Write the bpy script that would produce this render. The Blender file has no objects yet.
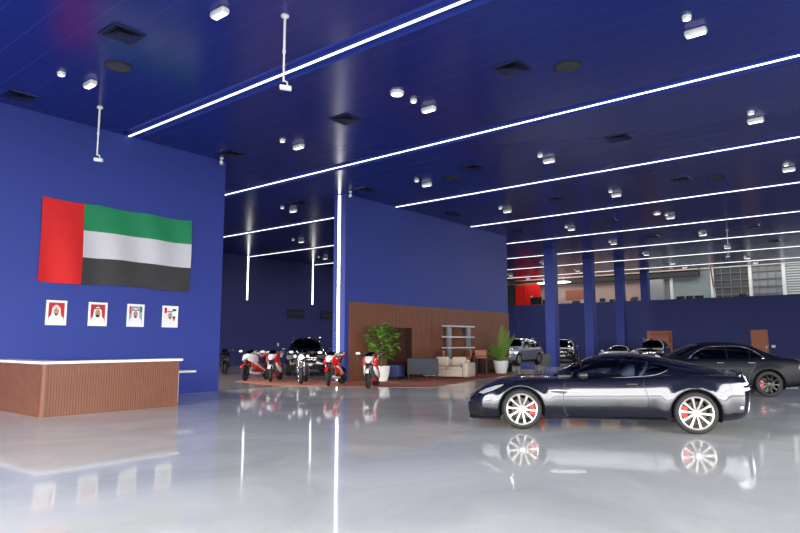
import bpy, bmesh, math, random
from mathutils import Vector as V, Matrix
from mathutils.bvhtree import BVHTree
random.seed(7)
PI = math.pi
C = bpy.context.scene.collection
sc = bpy.context.scene
sin, cos, rad = math.sin, math.cos, math.radians

# ------------------------------------------------------------------ materials
def lin(c):
    r = []
    for v in c[:3]:
        v = v/255.0
        r.append(v/12.92 if v <= .04045 else ((v+.055)/1.055)**2.4)
    return (r[0], r[1], r[2], 1)

def mat(name, col, rough=.5, metal=0, spec=.5, coat=0, var=.06, nscale=6, bump=0, bscale=30, emit=None, estr=0):
    m = bpy.data.materials.new(name); m.use_nodes = True
    nt = m.node_tree; N = nt.nodes; L = nt.links
    b = N['Principled BSDF']
    b.inputs['Roughness'].default_value = rough
    b.inputs['Metallic'].default_value = metal
    b.inputs['Specular IOR Level'].default_value = spec
    b.inputs['Coat Weight'].default_value = coat
    b.inputs['Coat Roughness'].default_value = .03
    tc = N.new('ShaderNodeTexCoord')
    no = N.new('ShaderNodeTexNoise'); no.inputs['Scale'].default_value = nscale; no.inputs['Detail'].default_value = 3
    L.new(tc.outputs['Object'], no.inputs['Vector'])
    mx = N.new('ShaderNodeMix'); mx.data_type = 'RGBA'
    c = lin(col)
    mx.inputs[6].default_value = tuple(max(0, x*(1-var)) for x in c[:3])+(1,)
    mx.inputs[7].default_value = tuple(min(1, x*(1+var)) for x in c[:3])+(1,)
    L.new(no.outputs['Fac'], mx.inputs[0]); L.new(mx.outputs[2], b.inputs['Base Color'])
    if bump:
        n2 = N.new('ShaderNodeTexNoise'); n2.inputs['Scale'].default_value = bscale
        L.new(tc.outputs['Object'], n2.inputs['Vector'])
        bp = N.new('ShaderNodeBump'); bp.inputs['Strength'].default_value = bump; bp.inputs['Distance'].default_value = .02
        L.new(n2.outputs['Fac'], bp.inputs['Height']); L.new(bp.outputs['Normal'], b.inputs['Normal'])
    if emit:
        b.inputs['Emission Color'].default_value = lin(emit); b.inputs['Emission Strength'].default_value = estr
    return m

def glass(name, tint, tr=.6, rough=.02):
    m = bpy.data.materials.new(name); m.use_nodes = True
    nt = m.node_tree; N = nt.nodes; L = nt.links
    N.remove(N['Principled BSDF'])
    out = N['Material Output']
    t = N.new('ShaderNodeBsdfTransparent'); c = lin(tint); t.inputs[0].default_value = tuple(x*tr for x in c[:3])+(1,)
    g = N.new('ShaderNodeBsdfGlossy'); g.inputs['Roughness'].default_value = rough; g.inputs[0].default_value = (1, 1, 1, 1)
    f = N.new('ShaderNodeFresnel'); f.inputs[0].default_value = 1.5
    mx = N.new('ShaderNodeMixShader')
    L.new(f.outputs[0], mx.inputs[0]); L.new(t.outputs[0], mx.inputs[1]); L.new(g.outputs[0], mx.inputs[2])
    L.new(mx.outputs[0], out.inputs[0])
    return m

M = {}
M['blue'] = mat('blue_wall_paint', (44, 59, 137), .55, var=.03, nscale=.6, spec=.3)
M['navy'] = mat('navy_wall_paint', (47, 55, 112), .6, var=.03, nscale=.6, spec=.3)
M['cove'] = mat('cove_blue_paint', (46, 66, 160), .5, var=.03)
M['white'] = mat('white_satin', (232, 232, 230), .35)
M['offwhite'] = mat('offwhite_metal', (205, 208, 210), .4)
M['black'] = mat('black_plastic', (16, 16, 18), .4)
M['rubber'] = mat('tyre_rubber', (26, 26, 28), .7, bump=.1, bscale=80)
M['dark'] = mat('dark_cabin_trim', (24, 24, 28), .7)
M['chrome'] = mat('chrome', (225, 225, 228), .12, metal=1)
M['alloy'] = mat('silver_alloy', (188, 183, 178), .3, metal=.5)
M['blackalloy'] = mat('black_alloy', (22, 22, 24), .25, metal=.3)
M['disc'] = mat('brake_steel', (60, 58, 56), .4, metal=1)
M['caliper'] = mat('red_caliper', (225, 30, 22), .35)
M['p_coupe'] = mat('midnight_paint', (15, 17, 31), .18, metal=.45, coat=.85, var=.02)
M['p_sedan'] = mat('charcoal_paint', (13, 15, 25), .45, metal=0, spec=.14, coat=.04, var=.03)
M['p_black'] = mat('black_paint', (12, 12, 14), .15, coat=1, var=.02)
M['p_silver'] = mat('silver_paint', (176, 180, 190), .25, metal=.4, coat=1, var=.02)
M['p_white'] = mat('white_paint', (232, 232, 230), .25, coat=1, var=.02)
M['lamp'] = mat('clear_lamp', (235, 238, 242), .1, spec=.8)
M['lampdark'] = mat('smoked_lamp', (150, 152, 156), .12, metal=.6)
M['tail'] = mat('tail_lamp_clear', (238, 236, 234), .2)
M['tailred'] = mat('tail_lamp_red', (120, 10, 12), .2)
M['mred'] = mat('motorcycle_red', (214, 26, 20), .2, coat=1, var=.03)
M['mwhite'] = mat('motorcycle_white', (236, 236, 234), .22, coat=1, var=.03)
M['mgrey'] = mat('engine_metal', (70, 70, 72), .4, metal=.7)
M['glassdark'] = glass('tinted_glass', (120, 130, 150), .10)
M['glassclear'] = glass('clear_tinted_glass', (200, 212, 225), .8)
M['wood'] = mat('walnut_slats', (116, 72, 52), .5, var=.18, nscale=3, bump=.05)
M['woodend'] = mat('walnut_edge', (132, 88, 66), .5, var=.1)
M['terra'] = mat('terracotta_panel', (176, 104, 74), .55, var=.08)
M['terradark'] = mat('terracotta_dark_mark', (92, 58, 48), .6)
M['beige'] = mat('beige_fabric', (196, 180, 162), .9, var=.06, bump=.2, bscale=60)
M['charcoal'] = mat('charcoal_fabric', (62, 66, 74), .9, var=.08, bump=.2, bscale=60)
M['bluefab'] = mat('blue_fabric', (66, 74, 128), .9, bump=.2, bscale=60)
M['leather'] = mat('brown_leather', (150, 88, 66), .45, var=.1)
M['pot'] = mat('white_ceramic', (236, 234, 230), .3)
M['soil'] = mat('potting_soil', (60, 42, 32), .95, var=.3, nscale=40)
M['leaf1'] = mat('leaf_green', (110, 150, 62), .45, var=.35, nscale=9)
M['leaf2'] = mat('palm_green', (104, 150, 52), .45, var=.3, nscale=9)
M['bark'] = mat('bark', (104, 84, 60), .8, var=.2)
M['red'] = mat('red_board', (226, 26, 26), .45)
M['flagred'] = mat('flag_red', (196, 16, 18), .75, var=.02)
M['flaggreen'] = mat('flag_green', (6, 122, 76), .75, var=.02)
M['flagwhite'] = mat('flag_white', (190, 190, 196), .75, var=.02)
M['flagblack'] = mat('flag_black', (50, 50, 52), .8, var=.02)
M['skin'] = mat('portrait_skin', (186, 128, 96), .6)
M['cloth'] = mat('portrait_cloth', (224, 226, 228), .6)
M['greycloth'] = mat('portrait_grey', (150, 156, 166), .6)
M['beard'] = mat('portrait_beard', (30, 24, 22), .6)
M['grey'] = mat('grey_metal', (128, 134, 142), .4, metal=.3)
M['speaker'] = mat('grey_grille', (62, 66, 72), .6, bump=.3, bscale=200)
M['mezzwall'] = mat('beige_grey_wall', (172, 148, 140), .8, var=.06)
M['mezzgrey'] = mat('pale_grey_wall', (150, 154, 158), .8, var=.05)
M['frost'] = mat('frosted_pane', (132, 146, 146), .3, var=.06, nscale=.8)
M['slate'] = mat('dark_pane', (70, 74, 76), .3, var=.2, nscale=2)
M['mezzdark'] = mat('dark_soffit', (34, 34, 38), .7)
M['led'] = mat('led_diffuser', (255, 255, 255), .5, emit=(255, 250, 240), estr=2.6)
M['ledv'] = mat('led_diffuser_vertical', (255, 255, 255), .5, emit=(255, 250, 242), estr=5)
M['spot'] = mat('downlight_lens', (255, 255, 255), .5, emit=(255, 255, 255), estr=2.2)
M['panel_light'] = mat('office_lamp', (255, 255, 255), .5, emit=(255, 255, 255), estr=3)

def floor_mat():
    m = mat('polished_epoxy', (150, 152, 154), .06, spec=.12, var=.0)
    nt = m.node_tree; N = nt.nodes; L = nt.links; b = N['Principled BSDF']
    tc = N.new('ShaderNodeTexCoord')
    n1 = N.new('ShaderNodeTexNoise'); n1.inputs['Scale'].default_value = .55; n1.inputs['Detail'].default_value = 6; n1.inputs['Roughness'].default_value = .62; n1.inputs['Distortion'].default_value = .8
    L.new(tc.outputs['Object'], n1.inputs['Vector'])
    cr = N.new('ShaderNodeValToRGB'); cr.color_ramp.elements[0].position = .30; cr.color_ramp.elements[1].position = .72
    cr.color_ramp.elements[0].color = lin((198, 202, 195)); cr.color_ramp.elements[1].color = lin((232, 233, 224))
    L.new(n1.outputs['Fac'], cr.inputs[0]); L.new(cr.outputs[0], b.inputs['Base Color'])
    n2 = N.new('ShaderNodeTexNoise'); n2.inputs['Scale'].default_value = .9; n2.inputs['Detail'].default_value = 2
    L.new(tc.outputs['Object'], n2.inputs['Vector'])
    bp = N.new('ShaderNodeBump'); bp.inputs['Strength'].default_value = .03; bp.inputs['Distance'].default_value = .05
    L.new(n2.outputs['Fac'], bp.inputs['Height']); L.new(bp.outputs['Normal'], b.inputs['Normal'])
    return m
M['floor'] = floor_mat()
M['floor2'] = mat('brown_grey_tile', (128, 118, 112), .22, var=.12, nscale=1.2)

def ceil_mat():
    m = mat('blue_metal_panels', (30, 42, 110), .21, spec=.5, var=0)
    nt = m.node_tree; N = nt.nodes; L = nt.links; b = N['Principled BSDF']
    tc = N.new('ShaderNodeTexCoord'); sp = N.new('ShaderNodeSeparateXYZ'); L.new(tc.outputs['Object'], sp.inputs[0])
    def math_(op, a, v=None, w=None):
        n = N.new('ShaderNodeMath'); n.operation = op; L.new(a, n.inputs[0])
        if v is not None:
            if hasattr(v, 'links'): L.new(v, n.inputs[1])
            else: n.inputs[1].default_value = v
        return n.outputs[0]
    def seam(sock, period, wd):
        f = math_('FRACT', math_('DIVIDE', sock, period))
        d = math_('ABSOLUTE', math_('SUBTRACT', f, .5))
        return math_('GREATER_THAN', d, .5-wd/period/2)
    sx = seam(sp.outputs[0], .59, .014); sy = seam(sp.outputs[1], 6.1, .006)
    s = math_('MAXIMUM', sx, sy)
    mx = N.new('ShaderNodeMix'); mx.data_type = 'RGBA'
    mx.inputs[6].default_value = lin((27, 43, 126)); mx.inputs[7].default_value = lin((84, 98, 170))
    L.new(math_('MULTIPLY', s, .32), mx.inputs[0]); L.new(mx.outputs[2], b.inputs['Base Color'])
    mp = N.new('ShaderNodeMapping'); mp.inputs['Scale'].default_value = (1.3, .55, 1); L.new(tc.outputs['Object'], mp.inputs[0])
    n2 = N.new('ShaderNodeTexNoise'); n2.inputs['Scale'].default_value = 1.8; n2.inputs['Detail'].default_value = 1
    L.new(mp.outputs[0], n2.inputs['Vector'])
    bp = N.new('ShaderNodeBump'); bp.inputs['Strength'].default_value = .06; bp.inputs['Distance'].default_value = .05
    L.new(n2.outputs['Fac'], bp.inputs['Height']); L.new(bp.outputs['Normal'], b.inputs['Normal'])
    return m
M['ceil'] = ceil_mat()

def rug_mat():
    m = mat('terracotta_carpet', (176, 112, 88), .95, var=.2, nscale=14, bump=.3, bscale=120)
    return m
M['rug'] = rug_mat()
M['rugred'] = mat('carpet_red_dots', (214, 40, 34), .95, var=.3, nscale=30)

# ------------------------------------------------------------------ mesh builder
class MB:
    def __init__(s): s.bm = bmesh.new(); s.T = Matrix.Identity(4); s.mi = 0
    def v(s, p): return s.bm.verts.new(s.T @ V(p))
    def f(s, vs):
        try:
            f = s.bm.faces.new(vs); f.material_index = s.mi; return f
        except ValueError: return None
    def poly(s, pts): return s.f([s.v(p) for p in pts])
    def box(s, c, d, rz=0, bev=0):
        R = Matrix.Translation(V(c)) @ Matrix.Rotation(rz, 4, 'Z')
        x, y, z = d[0]/2, d[1]/2, d[2]/2
        if bev:
            b2 = bmesh.new(); bmesh.ops.create_cube(b2, size=1)
            for w in b2.verts: w.co = V((w.co.x*d[0], w.co.y*d[1], w.co.z*d[2]))
            bmesh.ops.bevel(b2, geom=b2.edges[:], offset=min(bev, .49*min(d)), segments=3, profile=.5, affect='EDGES')
            mp = {w: s.v(R @ w.co) for w in b2.verts}
            for f in b2.faces: s.f([mp[w] for w in f.verts])
            b2.free(); return s
        q = [s.v(R @ V((a*x, b*y, e*z))) for e in (-1, 1) for a, b in ((-1, -1), (1, -1), (1, 1), (-1, 1))]
        for a in ((3, 2, 1, 0), (4, 5, 6, 7), (0, 1, 5, 4), (1, 2, 6, 5), (2, 3, 7, 6), (3, 0, 4, 7)): s.f([q[i] for i in a])
        return s
    def bx(s, x0, x1, y0, y1, z0, z1): return s.box(((x0+x1)/2, (y0+y1)/2, (z0+z1)/2), (x1-x0, y1-y0, z1-z0))
    def loft(s, rings, cap=True, closed=True):
        vs = [[s.v(p) for p in r] for r in rings]
        n = len(vs[0])
        for a, b in zip(vs, vs[1:]):
            for i in range(n if closed else n-1):
                j = (i+1) % n; s.f([a[i], a[j], b[j], b[i]])
        if cap: s.f(vs[0][::-1]); s.f(vs[-1])
        return vs
    def lathe(s, prof, o=(0, 0, 0), axis='z', n=24, a0=0, a1=2*PI, cap=False):
        full = abs(a1-a0-2*PI) < 1e-4
        k = n if full else n+1
        rings = []
        for r, h in prof:
            ring = []
            for i in range(k):
                a = a0+(a1-a0)*i/n
                p = (r*cos(a), r*sin(a), h) if axis == 'z' else ((r*cos(a), h, r*sin(a)) if axis == 'y' else (h, r*cos(a), r*sin(a)))
                ring.append(V(o)+V(p))
            rings.append(ring)
        s.loft(rings, cap=cap, closed=full); return s
    def cyl(s, p0, p1, r0, r1=None, n=12):
        return s.tube([p0, p1], r0, n, r1)
    def tube(s, pts, r, n=8, r1=None, cap=True):
        pts = [V(p) for p in pts]; rings = []
        prev = None
        for i, p in enumerate(pts):
            d = (pts[min(i+1, len(pts)-1)]-pts[max(i-1, 0)]).normalized()
            u = V((0, 0, 1)) if abs(d.z) < .9 else V((1, 0, 0))
            if prev is not None: u = prev
            a = (u-d*u.dot(d)).normalized(); b = d.cross(a); prev = a
            rr = r if r1 is None else r+(r1-r)*i/(len(pts)-1)
            if isinstance(r, (list, tuple)): rr = r[i]
            rings.append([p+a*rr*cos(2*PI*k/n)+b*rr*sin(2*PI*k/n) for k in range(n)])
        s.loft(rings, cap=cap); return s
    def sup(s, secs, n=20, e=2.4, cap=True):      # loft along x: (x, zc, halfw, halfh[, yc])
        rings = []
        for q in secs:
            x, zc, hw, hh = q[:4]; yc = q[4] if len(q) > 4 else 0
            ring = []
            for i in range(n):
                a = 2*PI*i/n; c_, s_ = cos(a), sin(a)
                ring.append((x, yc+hw*math.copysign(abs(c_)**(2/e), c_), zc+hh*math.copysign(abs(s_)**(2/e), s_)))
            rings.append(ring)
        s.loft(rings, cap=cap); return s
    def sph(s, c, r, n=12):
        rx, ry, rz = r if isinstance(r, (tuple, list)) else (r, r, r)
        prof = [(max(1e-3, sin(PI*i/n)), -cos(PI*i/n)) for i in range(n+1)]
        rings = [[(c[0]+rx*q*cos(2*PI*k/(2*n)), c[1]+ry*q*sin(2*PI*k/(2*n)), c[2]+rz*h) for k in range(2*n)] for q, h in prof]
        s.loft(rings); return s
    def extr(s, poly, a, b, axis='y'):            # polygon in the other two axes, extruded along axis
        def P(p, t): return {'y': (p[0], t, p[1]), 'x': (t, p[0], p[1]), 'z': (p[0], p[1], t)}[axis]
        s.loft([[P(p, a) for p in poly], [P(p, b) for p in poly]]); return s
    def build(s, name, m, parent=None, smooth=True, ang=35, loc=None):
        bmesh.ops.recalc_face_normals(s.bm, faces=s.bm.faces[:])
        return link(name, s.bm, m, parent, smooth, ang, loc)

def link(name, bm, m, parent=None, smooth=True, ang=35, loc=None):
    me = bpy.data.meshes.new(name); bm.to_mesh(me); bm.free()
    for x in (m if isinstance(m, (list, tuple)) else [m]): me.materials.append(x)
    if smooth and len(me.polygons):
        me.polygons.foreach_set('use_smooth', [True]*len(me.polygons))
        me.set_sharp_from_angle(angle=rad(ang))
    o = bpy.data.objects.new(name, me); C.objects.link(o)
    if parent: o.parent = parent
    if loc is not None: o.location = loc
    return o

def tag(o, label, cat, group=None, kind=None):
    o['label'] = label; o['category'] = cat
    if group: o['group'] = group
    if kind: o['kind'] = kind
    return o
def thing(name, label, cat, loc=(0, 0, 0), rz=0, group=None):
    o = bpy.data.objects.new(name, None); C.objects.link(o)
    o.empty_display_size = .1; o.location = loc; o.rotation_euler = (0, 0, rz)
    return tag(o, label, cat, group)
def struct(o):
    o['kind'] = 'structure'; return o
def dup(o, parent=None, loc=None, rz=None, label=None, group=None):
    c = o.copy(); C.objects.link(c); c.parent = parent
    if loc is not None: c.location = loc
    if rz is not None: c.rotation_euler = (0, 0, rz)
    if label: c['label'] = label
    if group: c['group'] = group
    for ch in list(o.children): dup(ch, c)
    return c
ORD = ['first', 'second', 'third', 'fourth', 'fifth', 'sixth', 'seventh', 'eighth', 'ninth', 'tenth']

# ------------------------------------------------------------------ the hall
H = 7.1; YW = 16.27; YB = 33.5; XP = 52.5; XC = 51.2
LEDX = [8.27+5.82*k for k in range(8)]
b = MB(); b.poly([(-8, -13, 0), (60, -13, 0), (60, YW, 0), (-8, YW, 0)]); b.mi = 1
b.poly([(-8, YW, 0), (60, YW, 0), (60, YB, 0), (-8, YB, 0)])
struct(b.build('floor', [M['floor'], M['floor2']], smooth=False))
b = MB(); xs = [-8]+sum([[x-.3, x+.3] for x in LEDX], [])+[XC]
for i in range(0, len(xs), 2): b.bx(xs[i], xs[i+1], -13, YB, H, H+.3)
for k in range(8):
    b.bx(LEDX[k]-.3, LEDX[k]+.3, -13, YB, H+.145, H+.3)
    if k == 0: b.bx(LEDX[k]-.3, LEDX[k]+.3, YW-.018, YB, H, H+.145)
    elif k in (2, 3): b.bx(LEDX[k]-.3, LEDX[k]+.3, YW-.018, YW+.638, H, H+.145)
struct(b.build('ceiling', M['ceil'], smooth=False))
b = MB(); b.bx(-8, 11.45, YW, YW+.5, 0, H); struct(b.build('wall_left', M['blue'], smooth=False))
b = MB(); b.bx(16.9, 29.3, YW, YW+.62, 0, H); wm = struct(b.build('wall_middle', M['blue'], smooth=False))
b = MB(); b.bx(2, XP+6, YB, YB+.3, 0, H+1); struct(b.build('wall_back', M['navy'], smooth=False))
b = MB(); b.bx(1.7, 2, YW+.5, 18.5, 0, H); b.bx(1.7, 2, 32.5, YB, 0, H); b.bx(1.7, 2, 18.5, 32.5, 5, H); struct(b.build('wall_side', M['navy'], smooth=False))
b = MB(); b.bx(XP, XP+.25, -13, YB, 0, 4.86); struct(b.build('wall_right', M['navy'], smooth=False))
# slatted walnut wainscot on the middle wall
b = MB(); b.bx(17.12, 29.3, YW-.03, YW, 0, 2.98)
x = 17.14
while x < 29.28: b.bx(x, x+.05, YW-.05, YW-.03, 0, 2.98); x += .09
tr = struct(b.build('trim_1', M['wood'], smooth=False))
# flush door in the wainscot
b = MB(); b.bx(19.3, 20.9, YW-.075, YW-.052, 0, 2.05)
d0 = struct(b.build('door_1', mat('dark_walnut_door', (62, 36, 28), .75, var=.15, nscale=2, spec=.15), smooth=False))
b = MB(); b.bx(20.5, 20.82, YW-.085, YW-.076, .1, 2.03); b.build('door_rail', mat('dark_walnut_rail', (46, 27, 21), .7, spec=.15), d0, smooth=False)
# glazed entrance sides behind and beside the viewer, plus an added rear-room opening
def glazing(name, along, c, a0, a1, z1):
    b = MB()
    n = int((a1-a0)/2.6)
    for i in range(n+1):
        t = a0+(a1-a0)*i/n
        if along == 'y': b.bx(c-.06, c+.06, t-.04, t+.04, 0, z1)
        else: b.bx(t-.04, t+.04, c-.06, c+.06, 0, z1)
    for z in (.05, 2.6, z1-.05):
        if along == 'y': b.bx(c-.05, c+.05, a0, a1, z-.05, z+.05)
        else: b.bx(a0, a1, c-.05, c+.05, z-.05, z+.05)
    return struct(b.build(name, M['grey'], smooth=False))
GZ = 5.6
glazing('window_1', 'y', -7.9, -13, YW, GZ)
glazing('window_8', 'y', 1.85, 18.5, 32.5, 5.0)  # unseen glazed opening, added to bring daylight into the rear room
glazing('window_2', 'x', -12.9, -8, 18, GZ)
b = MB(); b.bx(-8.2, -7.8, -13, YW, GZ, H+.3); struct(b.build('wall_entrance', M['blue'], smooth=False))
b = MB(); b.bx(-8, 18, -13.2, -12.8, GZ, H+.3); b.bx(18, 60, -13.2, -12.8, 0, H+1); struct(b.build('wall_front', M['blue'], smooth=False))
b = MB(); b.poly([(-60, -60, -.02), (60, -60, -.02), (60, -13, -.02), (-60, -13, -.02)]); b.poly([(-60, -13, -.02), (-8, -13, -.02), (-8, 60, -.02), (-60, 60, -.02)])
struct(b.build('forecourt_ground', mat('pavement', (110, 108, 106), .9), smooth=False))

# mezzanine behind the parapet
XM = 56.2
b = MB(); b.bx(XP+.25, XM+.3, -13, YB, 3.6, 3.9); struct(b.build('floor_mezzanine', M['mezzgrey'], smooth=False))
b = MB(); b.bx(XC, XM+.3, -13, YB, 7.95, 8.2); b.bx(XC, XC+.15, -13, YB, H, 7.95); struct(b.build('ceiling_mezzanine', M['mezzdark'], smooth=False))
b = MB(); b.bx(XM, XM+.3, 17.2, YB, 3.9, 7.95); b.bx(XM, XM+.3, -13, 17.2, 3.9, 4.6)
b.mi = 1; b.bx(XM, XM+.3, -13, 17.2, 7.6, 7.95)
struct(b.build('wall_mezzanine', [M['mezzwall'], M['mezzgrey']], smooth=False))
b = MB(); b.bx(XM-.5, XM-.05, 13.0, 30, 6.95, 7.35); struct(b.build('trim_2', M['mezzdark'], smooth=False))
b = MB(); b.bx(XM-.6, XM-.05, 13.0, 30, 7.45, 7.6); struct(b.build('trim_3', M['mezzwall'], smooth=False))
edges = [17.2, 15.3, 12.1, 9.3, 7.0, 2.5]
panes = ['mezzgrey', 'frost', 'slate', 'mezzgrey', 'frost']
for i in range(5):
    y1, y0 = edges[i], edges[i+1]
    b = MB()
    for yy in ((y1,) if i < 4 else (y0, y1)): b.bx(XM-.12, XM+.1, yy-.12, yy+.12, 4.6, 7.6)
    b.bx(XM-.08, XM+.1, y0, y1, 4.6, 4.7); b.bx(XM-.08, XM+.1, y0, y1, 7.5, 7.6)
    w = struct(b.build('window_%d' % (i+3), M['white'], smooth=False))
    b = MB(); b.bx(XM+.12, XM+.16, y0, y1, 4.6, 7.6); b.build('pane', M[panes[i]], w, smooth=False)
    if i in (2, 3):
        b = MB()
        for k in range(1, 5): b.bx(XM-.02, XM+.1, y0, y1, 4.7+k*.58, 4.74+k*.58)
        for k in range(1, 4): t = y0+(y1-y0)*k/4; b.bx(XM-.02, XM+.1, t-.02, t+.02, 4.6, 7.6)
        b.build('glazing_bar', M['grey'], w, smooth=False)
    if i == 4:
        b = MB()
        for k in range(14): b.bx(XM+.02, XM+.1, y0+.1, y1-.1, 4.75+k*.2, 4.85+k*.2)
        b.build('louvre', M['offwhite'], w, smooth=False)

# columns in line with the walls
for k, x0 in enumerate((34.95, 40.9, 46.85, 52.8)):
    b = MB(); b.bx(x0, x0+.6, YW, YW+.6, 0 if k < 3 else 4.86, H if k < 3 else 7.95)
    o = b.build('column', M['blue'], smooth=False)
    struct(o)
    tag(o, ['square blue column standing nearest the slatted wall', 'square blue column, second from the slatted wall', 'square blue column, third from the slatted wall', 'slim blue column rising from the parapet'][k], 'column', 'blue columns')

# ------------------------------------------------------------------ light strips
def led_line(k, y0, y1, lab):
    x = LEDX[k]
    t = thing('light_strip', lab, 'ceiling light', (x, (y0+y1)/2, H), 0, 'ceiling light strips')
    h = (y1-y0)/2
    b = MB(); b.bx(-.297, -.287, -h, h, .003, .14); b.bx(.287, .297, -h, h, .003, .14); b.bx(-.287, .287, -h, h, .13, .14)
    b.build('channel', M['cove'], t, smooth=False)
    b = MB(); b.bx(-.027, .027, -h, h, -.02, -.002); b.build('diffuser', M['led'], t, smooth=False)
    b = MB(); b.bx(-.004, .004, -h, h, -.001, .13)
    b.build('rail', M['cove'], t, smooth=False)
for k in range(8):
    if k == 0: led_line(0, -12.7, YW-.02, 'white ceiling light strip ending above the flag on the blue wall')
    elif k == 1: led_line(1, -12.7, YB-.02, 'white ceiling light strip running through the gap beside the flag wall')
    elif k in (2, 3):
        led_line(k, -12.7, YW-.02, 'white ceiling light strip ending over the slatted wall, %s one' % ('longer showing' if k == 2 else 'shorter showing'))
        led_line(k, YW+.64, YB-.02, 'white ceiling light strip of the rear room, %s one behind the slatted wall' % ('first' if k == 2 else 'second'))
    else: led_line(k, -12.7, YB-.02, 'white ceiling light strip, %s one beyond the slatted wall, counted from it' % ORD[k-4])
def vled(name, x, y, z0, z1, face, lab, parent=None):
    t = thing(name, lab, 'wall light', (x, y, z0), 0, 'vertical light strips')
    h = z1-z0
    if face == 'y':
        b = MB(); b.bx(-.07, .07, -.03, 0, 0, h); b.build('housing', M['white'], t, smooth=False)
        b = MB(); b.bx(-.04, .04, -.05, -.031, .01, h-.01); b.build('diffuser', M['ledv'], t, smooth=False)
    else:
        b = MB(); b.bx(-.03, 0, -.07, .07, 0, h); b.build('housing', M['white'], t, smooth=False)
        b = MB(); b.bx(-.05, -.031, -.05, .05, .01, h-.01); b.build('diffuser', M['ledv'], t, smooth=False)
vled('wall_light_strip', 25.55, YB, 4.2, H-.02, 'y', 'vertical white light strip on the rear wall beside the flag wall')
vled('wall_light_strip', 31.37, YB, 4.15, H-.02, 'y', 'vertical white light strip on the rear wall next to the pillar edge')
vled('wall_light_strip', 16.9, YW+.31, .04, H-.02, 'x', 'full height vertical white light strip on the end of the slatted wall')

# ------------------------------------------------------------------ ceiling fittings
bays = ['before the first light strip', 'between the first and second light strips', 'between the second and third light strips',
        'between the third and fourth light strips', 'between the fourth and fifth light strips', 'between the fifth and sixth light strips',
        'between the sixth and seventh light strips', 'between the last two light strips', 'beyond the last light strip']
rowsY = [2.55, 8.2, 12.9, 20.0, 25.9, 30.3]
rowlab = ['nearest the entrance', 'second from the entrance', 'third from the entrance', 'first of the rear room', 'second of the rear room', 'last of the rear room']
proto = None
def make_box_light():
    t = thing('box_downlight', '', 'ceiling light', (0, 0, H), 0, 'white box downlights')
    b = MB(); b.box((0, 0, -.055), (.165, .37, .11), 0, .035); b.build('body', M['white'], t)
    b = MB(); b.box((0, 0, -.112), (.11, .31, .012), 0, .005); b.build('lens', M['spot'], t)
    return t
def make_dot():
    t = thing('round_downlight', '', 'ceiling light', (0, 0, H), 0, 'small round downlights')
    b = MB(); b.lathe([(.08, 0), (.08, -.05), (.072, -.065), (.06, -.07)], n=20); b.build('body', M['white'], t)
    b = MB(); b.lathe([(.001, -.075), (.06, -.07)], n=20); b.build('lens', M['spot'], t)
    return t
rect_seen_added = [(0,1),(0,2),(1,0),(1,1),(1,2),(2,0),(2,1),(2,2),(2,3),(3,0),(3,1),(3,2),(3,4),(4,1),(4,2),(4,5),(5,1),(5,2),(6,1),(6,2),(7,1),(7,2),(7,3),(0,3),(1,3),(0,4),(1,4),(4,4),(4,3),(5,3),(6,3),(8,4),(3,3),(5,4),(6,4),(7,4),(8,1),(8,2),(8,3)]  # seen fixtures, plus unseen rear-room ones added for their light
jit = {}
pb = pd = None
for (k, r) in rect_seen_added:
    x = 5.9+5.82*k if k < 8 else 49.75
    y = {(0,1): 8.71, (0,2): 13.43, (1,2): 13.19}.get((k, r), rowsY[r]-(.0 if k < 4 else .35)+(.35 if (k, r) == (1, 1) else 0))
    lab = 'white box downlight %s, %s' % (bays[k], rowlab[r])
    if pb is None: pb = make_box_light(); o = pb
    else: o = dup(pb)
    o.location = (x, y, H); o['label'] = lab
    if r in (3, 4) and k not in (2, 3):  # area lights added under mostly unseen fixtures to brighten the rear room
        l = bpy.data.lights.new('lamp', 'AREA'); l.shape = 'DISK'; l.size = .6; l.energy = 45 if k >= 5 else 260; l.color = (1, .97, .93)
        q = bpy.data.objects.new('lamp', l); C.objects.link(q); q.parent = o; q.location = (0, 0, -.17)
    if k < 8 and (k, r) != (0, 1):
        if pd is None: pd = make_dot(); o = pd
        else: o = dup(pd)
        o.location = (x-.6, y, H); o['label'] = 'small round white downlight %s, %s' % (bays[k], rowlab[r])
for (x, y, lab) in ((10.53, 8.57, 'larger round white ceiling lamp between the first and second light strips'), (28.06, 8.1, 'round white ceiling lamp between the fourth and fifth light strips')):
    t = thing('ceiling_lamp', lab, 'ceiling light', (x, y, H))
    b = MB(); b.lathe([(.16, 0), (.16, -.05), (.13, -.07)], n=24); b.build('body', M['white'], t)
    b = MB(); b.lathe([(.001, -.075), (.13, -.07)], n=24); b.build('lens', M['spot'], t)
# square air diffusers
vm = mat('diffuser_blue', (36, 44, 84), .4, metal=.2)
def make_vent():
    t = thing('air_diffuser', '', 'air vent', (0, 0, H), 0, 'square air diffusers')
    b = MB()
    for s, z in ((.3, 0),):
        b.bx(-s, s, -s, -s+.05, -.03, 0); b.bx(-s, s, s-.05, s, -.03, 0); b.bx(-s, -s+.05, -s+.05, s-.05, -.03, 0); b.bx(s-.05, s, -s+.05, s-.05, -.03, 0)
    b.build('frame', vm, t, smooth=False)
    b = MB()
    for q in (.25, .17, .09):
        r = [[(-q, -q), (q, -q), (q, q), (-q, q)], [(-q+.06, -q+.06), (q-.06, -q+.06), (q-.06, q-.06), (-q+.06, q-.06)]]
        b.loft([[(x, y, -.045+.015*(q < .1)) for x, y in r[0]], [(x, y, -.02) for x, y in r[1]]], cap=False)
    b.build('louvre', vm, t, smooth=False)
    b = MB(); b.bx(-.25, .25, -.25, .25, -.012, -.004); b.build('backing', M['black'], t, smooth=False)
    return t
pv = None
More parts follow.
